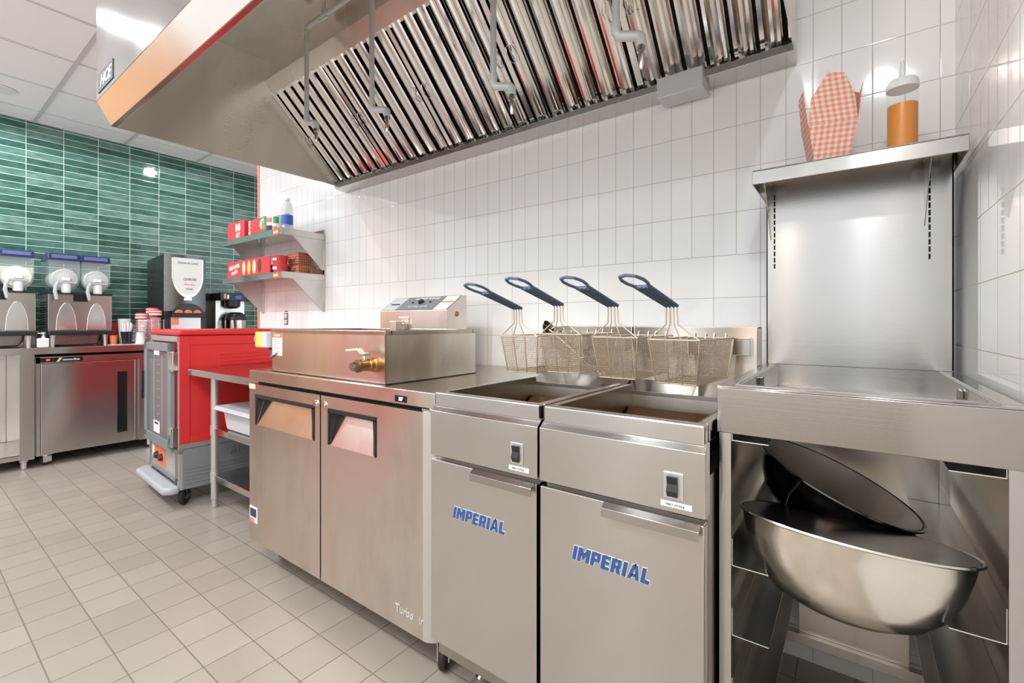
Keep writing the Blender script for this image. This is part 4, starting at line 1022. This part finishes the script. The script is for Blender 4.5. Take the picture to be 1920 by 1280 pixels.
# hot drink machine
t = thing('hot_drink_machine', 'tall black hot drink machine with oval illuminated front and three orange buttons', 'drink machine', (-5.45, -.12, KZ))
hx, hy0, hy1, hz = -5.31, -.285, .055, KZ
build('case', MB().prism([(-5.80, hz+.01), (-5.80, hz+.80), (hx-.03, hz+.83), (hx-.03, hz+.01)], 1, hy0, hy1), 'black', t, bevel=.006)
fr = MB(); n_ = 10
pts = [(hy0, 0)] ; vs = []
for i in range(n_+1):
    y = hy0+(hy1-hy0)*i/n_; x = hx-.03+.035*sin(pi*i/n_)
    vs += [(x, y, hz+.30), (x+.004, y, hz+.83)]
vs2 = vs + [(hx-.035, hy0, hz+.30), (hx-.035, hy0, hz+.83)]
fr.add(vs, [(2*i, 2*i+2, 2*i+3, 2*i+1) for i in range(n_)])
o = build('front_door', fr, 'gunmetal', t, smooth=True)
cy = (hy0+hy1)/2+.01
ov = [(cy-.115, hz+.80)] + [(cy+.115*cos(a), hz+.65+.20*sin(a)*1.0) for a in [pi + pi*k/20 for k in range(21)]] + [(cy+.115, hz+.80)]
ring = [(p[0]*1, p[1]) for p in ov]
big = [(cy+(p[0]-cy)*1.13, hz+.81+(p[1]-hz-.81)*1.07) for p in ov]
build('badge_surround', MB().prism(big, 0, hx-.02, hx+.009), 'chrome', t, bevel=.004)
bd = build('badge', MB().prism(ov, 0, hx+.009, hx+.013), 'paper', t, bevel=.001)
tm = MB(); text(tm, 'Queues de Castor', (hx+.0135, cy, hz+.755), (0,1,0), (0,0,1), .17, .028, .01, m='grey'); text(tm, 'QUEUES', (hx+.0135, cy+.015, hz+.60), (0,1,0), (0,0,1), .11, .028, .03, m='grey')
text(tm, 'chocolat', (hx+.0135, cy+.01, hz+.555), (0,1,0), (0,0,1), .09, .02, .01, m='redbright'); text(tm, 'CHAUD', (hx+.0135, cy+.01, hz+.51), (0,1,0), (0,0,1), .06, .018, .02, m='grey')
build('badge_lettering', tm, None, bd)
build('screen', MB().box(hx+.004, hx+.007, cy-.03, cy+.03, hz+.405, hz+.425), 'led', t)
ar = [(cy-.125, hz+.275)] + [(cy+.125*cos(a), hz+.285+.09*sin(a)) for a in [pi - pi*k/16 for k in range(17)]] + [(cy+.125, hz+.275)]
ba = build('button_arch', MB().prism(ar, 0, hx-.02, hx+.012), 'blackgloss', t, bevel=.002)
for y in (-.075, 0, .075):
    pb = [(cy+y+.033*cos(a), hz+.283+.03*sin(a)) for a in [pi*k/12 for k in range(13)]]
    build('button', MB().prism(pb, 0, hx+.010, hx+.018), 'orange', ba, bevel=.002)
build('dispense_hood', MB().box(hx-.05, hx+.03, cy-.135, cy+.135, hz+.24, hz+.275), 'black', t, bevel=.008)
build('dispense_bay', MB().box(hx-.03, hx-.005, cy-.13, cy+.11, hz+.02, hz+.24), 'alum', t)
build('bay_sticker', MB().box(hx-.005, hx-.003, cy-.125, cy-.07, hz+.17, hz+.235), 'redbright', t)
# coffee brewer further along the counter
t = thing('coffee_brewer', 'coffee brewer with black top and steel column at the far end of the counter', 'coffee machine', (-5.5, .36, KZ))
build('rear_case', MB().box(-5.85, -5.66, .16, .50, KZ+.002, KZ+.50), 'blackgloss', t, bevel=.004)
build('steel_column', MB().box(-5.66, -5.54, .22, .50, KZ+.002, KZ+.42), 'steel', t)
build('brew_head', MB().box(-5.70, -5.42, .22, .56, KZ+.42, KZ+.50), 'black', t, bevel=.006)
build('funnel', MB().lathe([(.075, KZ+.42), (.072, KZ+.36), (.04, KZ+.34), (0, KZ+.34)][::-1], (-5.49, .36, 0), 24), 'black', t, smooth=True)
build('head_label', MB().box(-5.419, -5.417, .36, .42, KZ+.44, KZ+.475, 'blue').box(-5.419, -5.417, .25, .27, KZ+.44, KZ+.49, 'redbright').box(-5.419, -5.417, .28, .30, KZ+.44, KZ+.48, 'paper'), None, t)
t = thing('thermal_carafe', 'steel thermal server with black lid and handle under the coffee brewer', 'carafe', (-5.46, .38, KZ))
build('body', MB().lathe([(0, .002), (.095, .002), (.10, .01), (.10, .22), (.085, .235), (0, .236)], (-5.47, .385, KZ), 32), 'steel', t, smooth=True)
build('lid', MB().lathe([(.102, .218), (.103, .235), (.085, .275), (.05, .30), (0, .302)], (-5.47, .385, KZ), 32), 'black', t, smooth=True)
build('handle', MB().tube([(-5.37, .33, KZ+.23), (-5.34, .32, KZ+.20), (-5.34, .33, KZ+.10), (-5.38, .34, KZ+.07)], .009, 8), 'black', t, smooth=True)
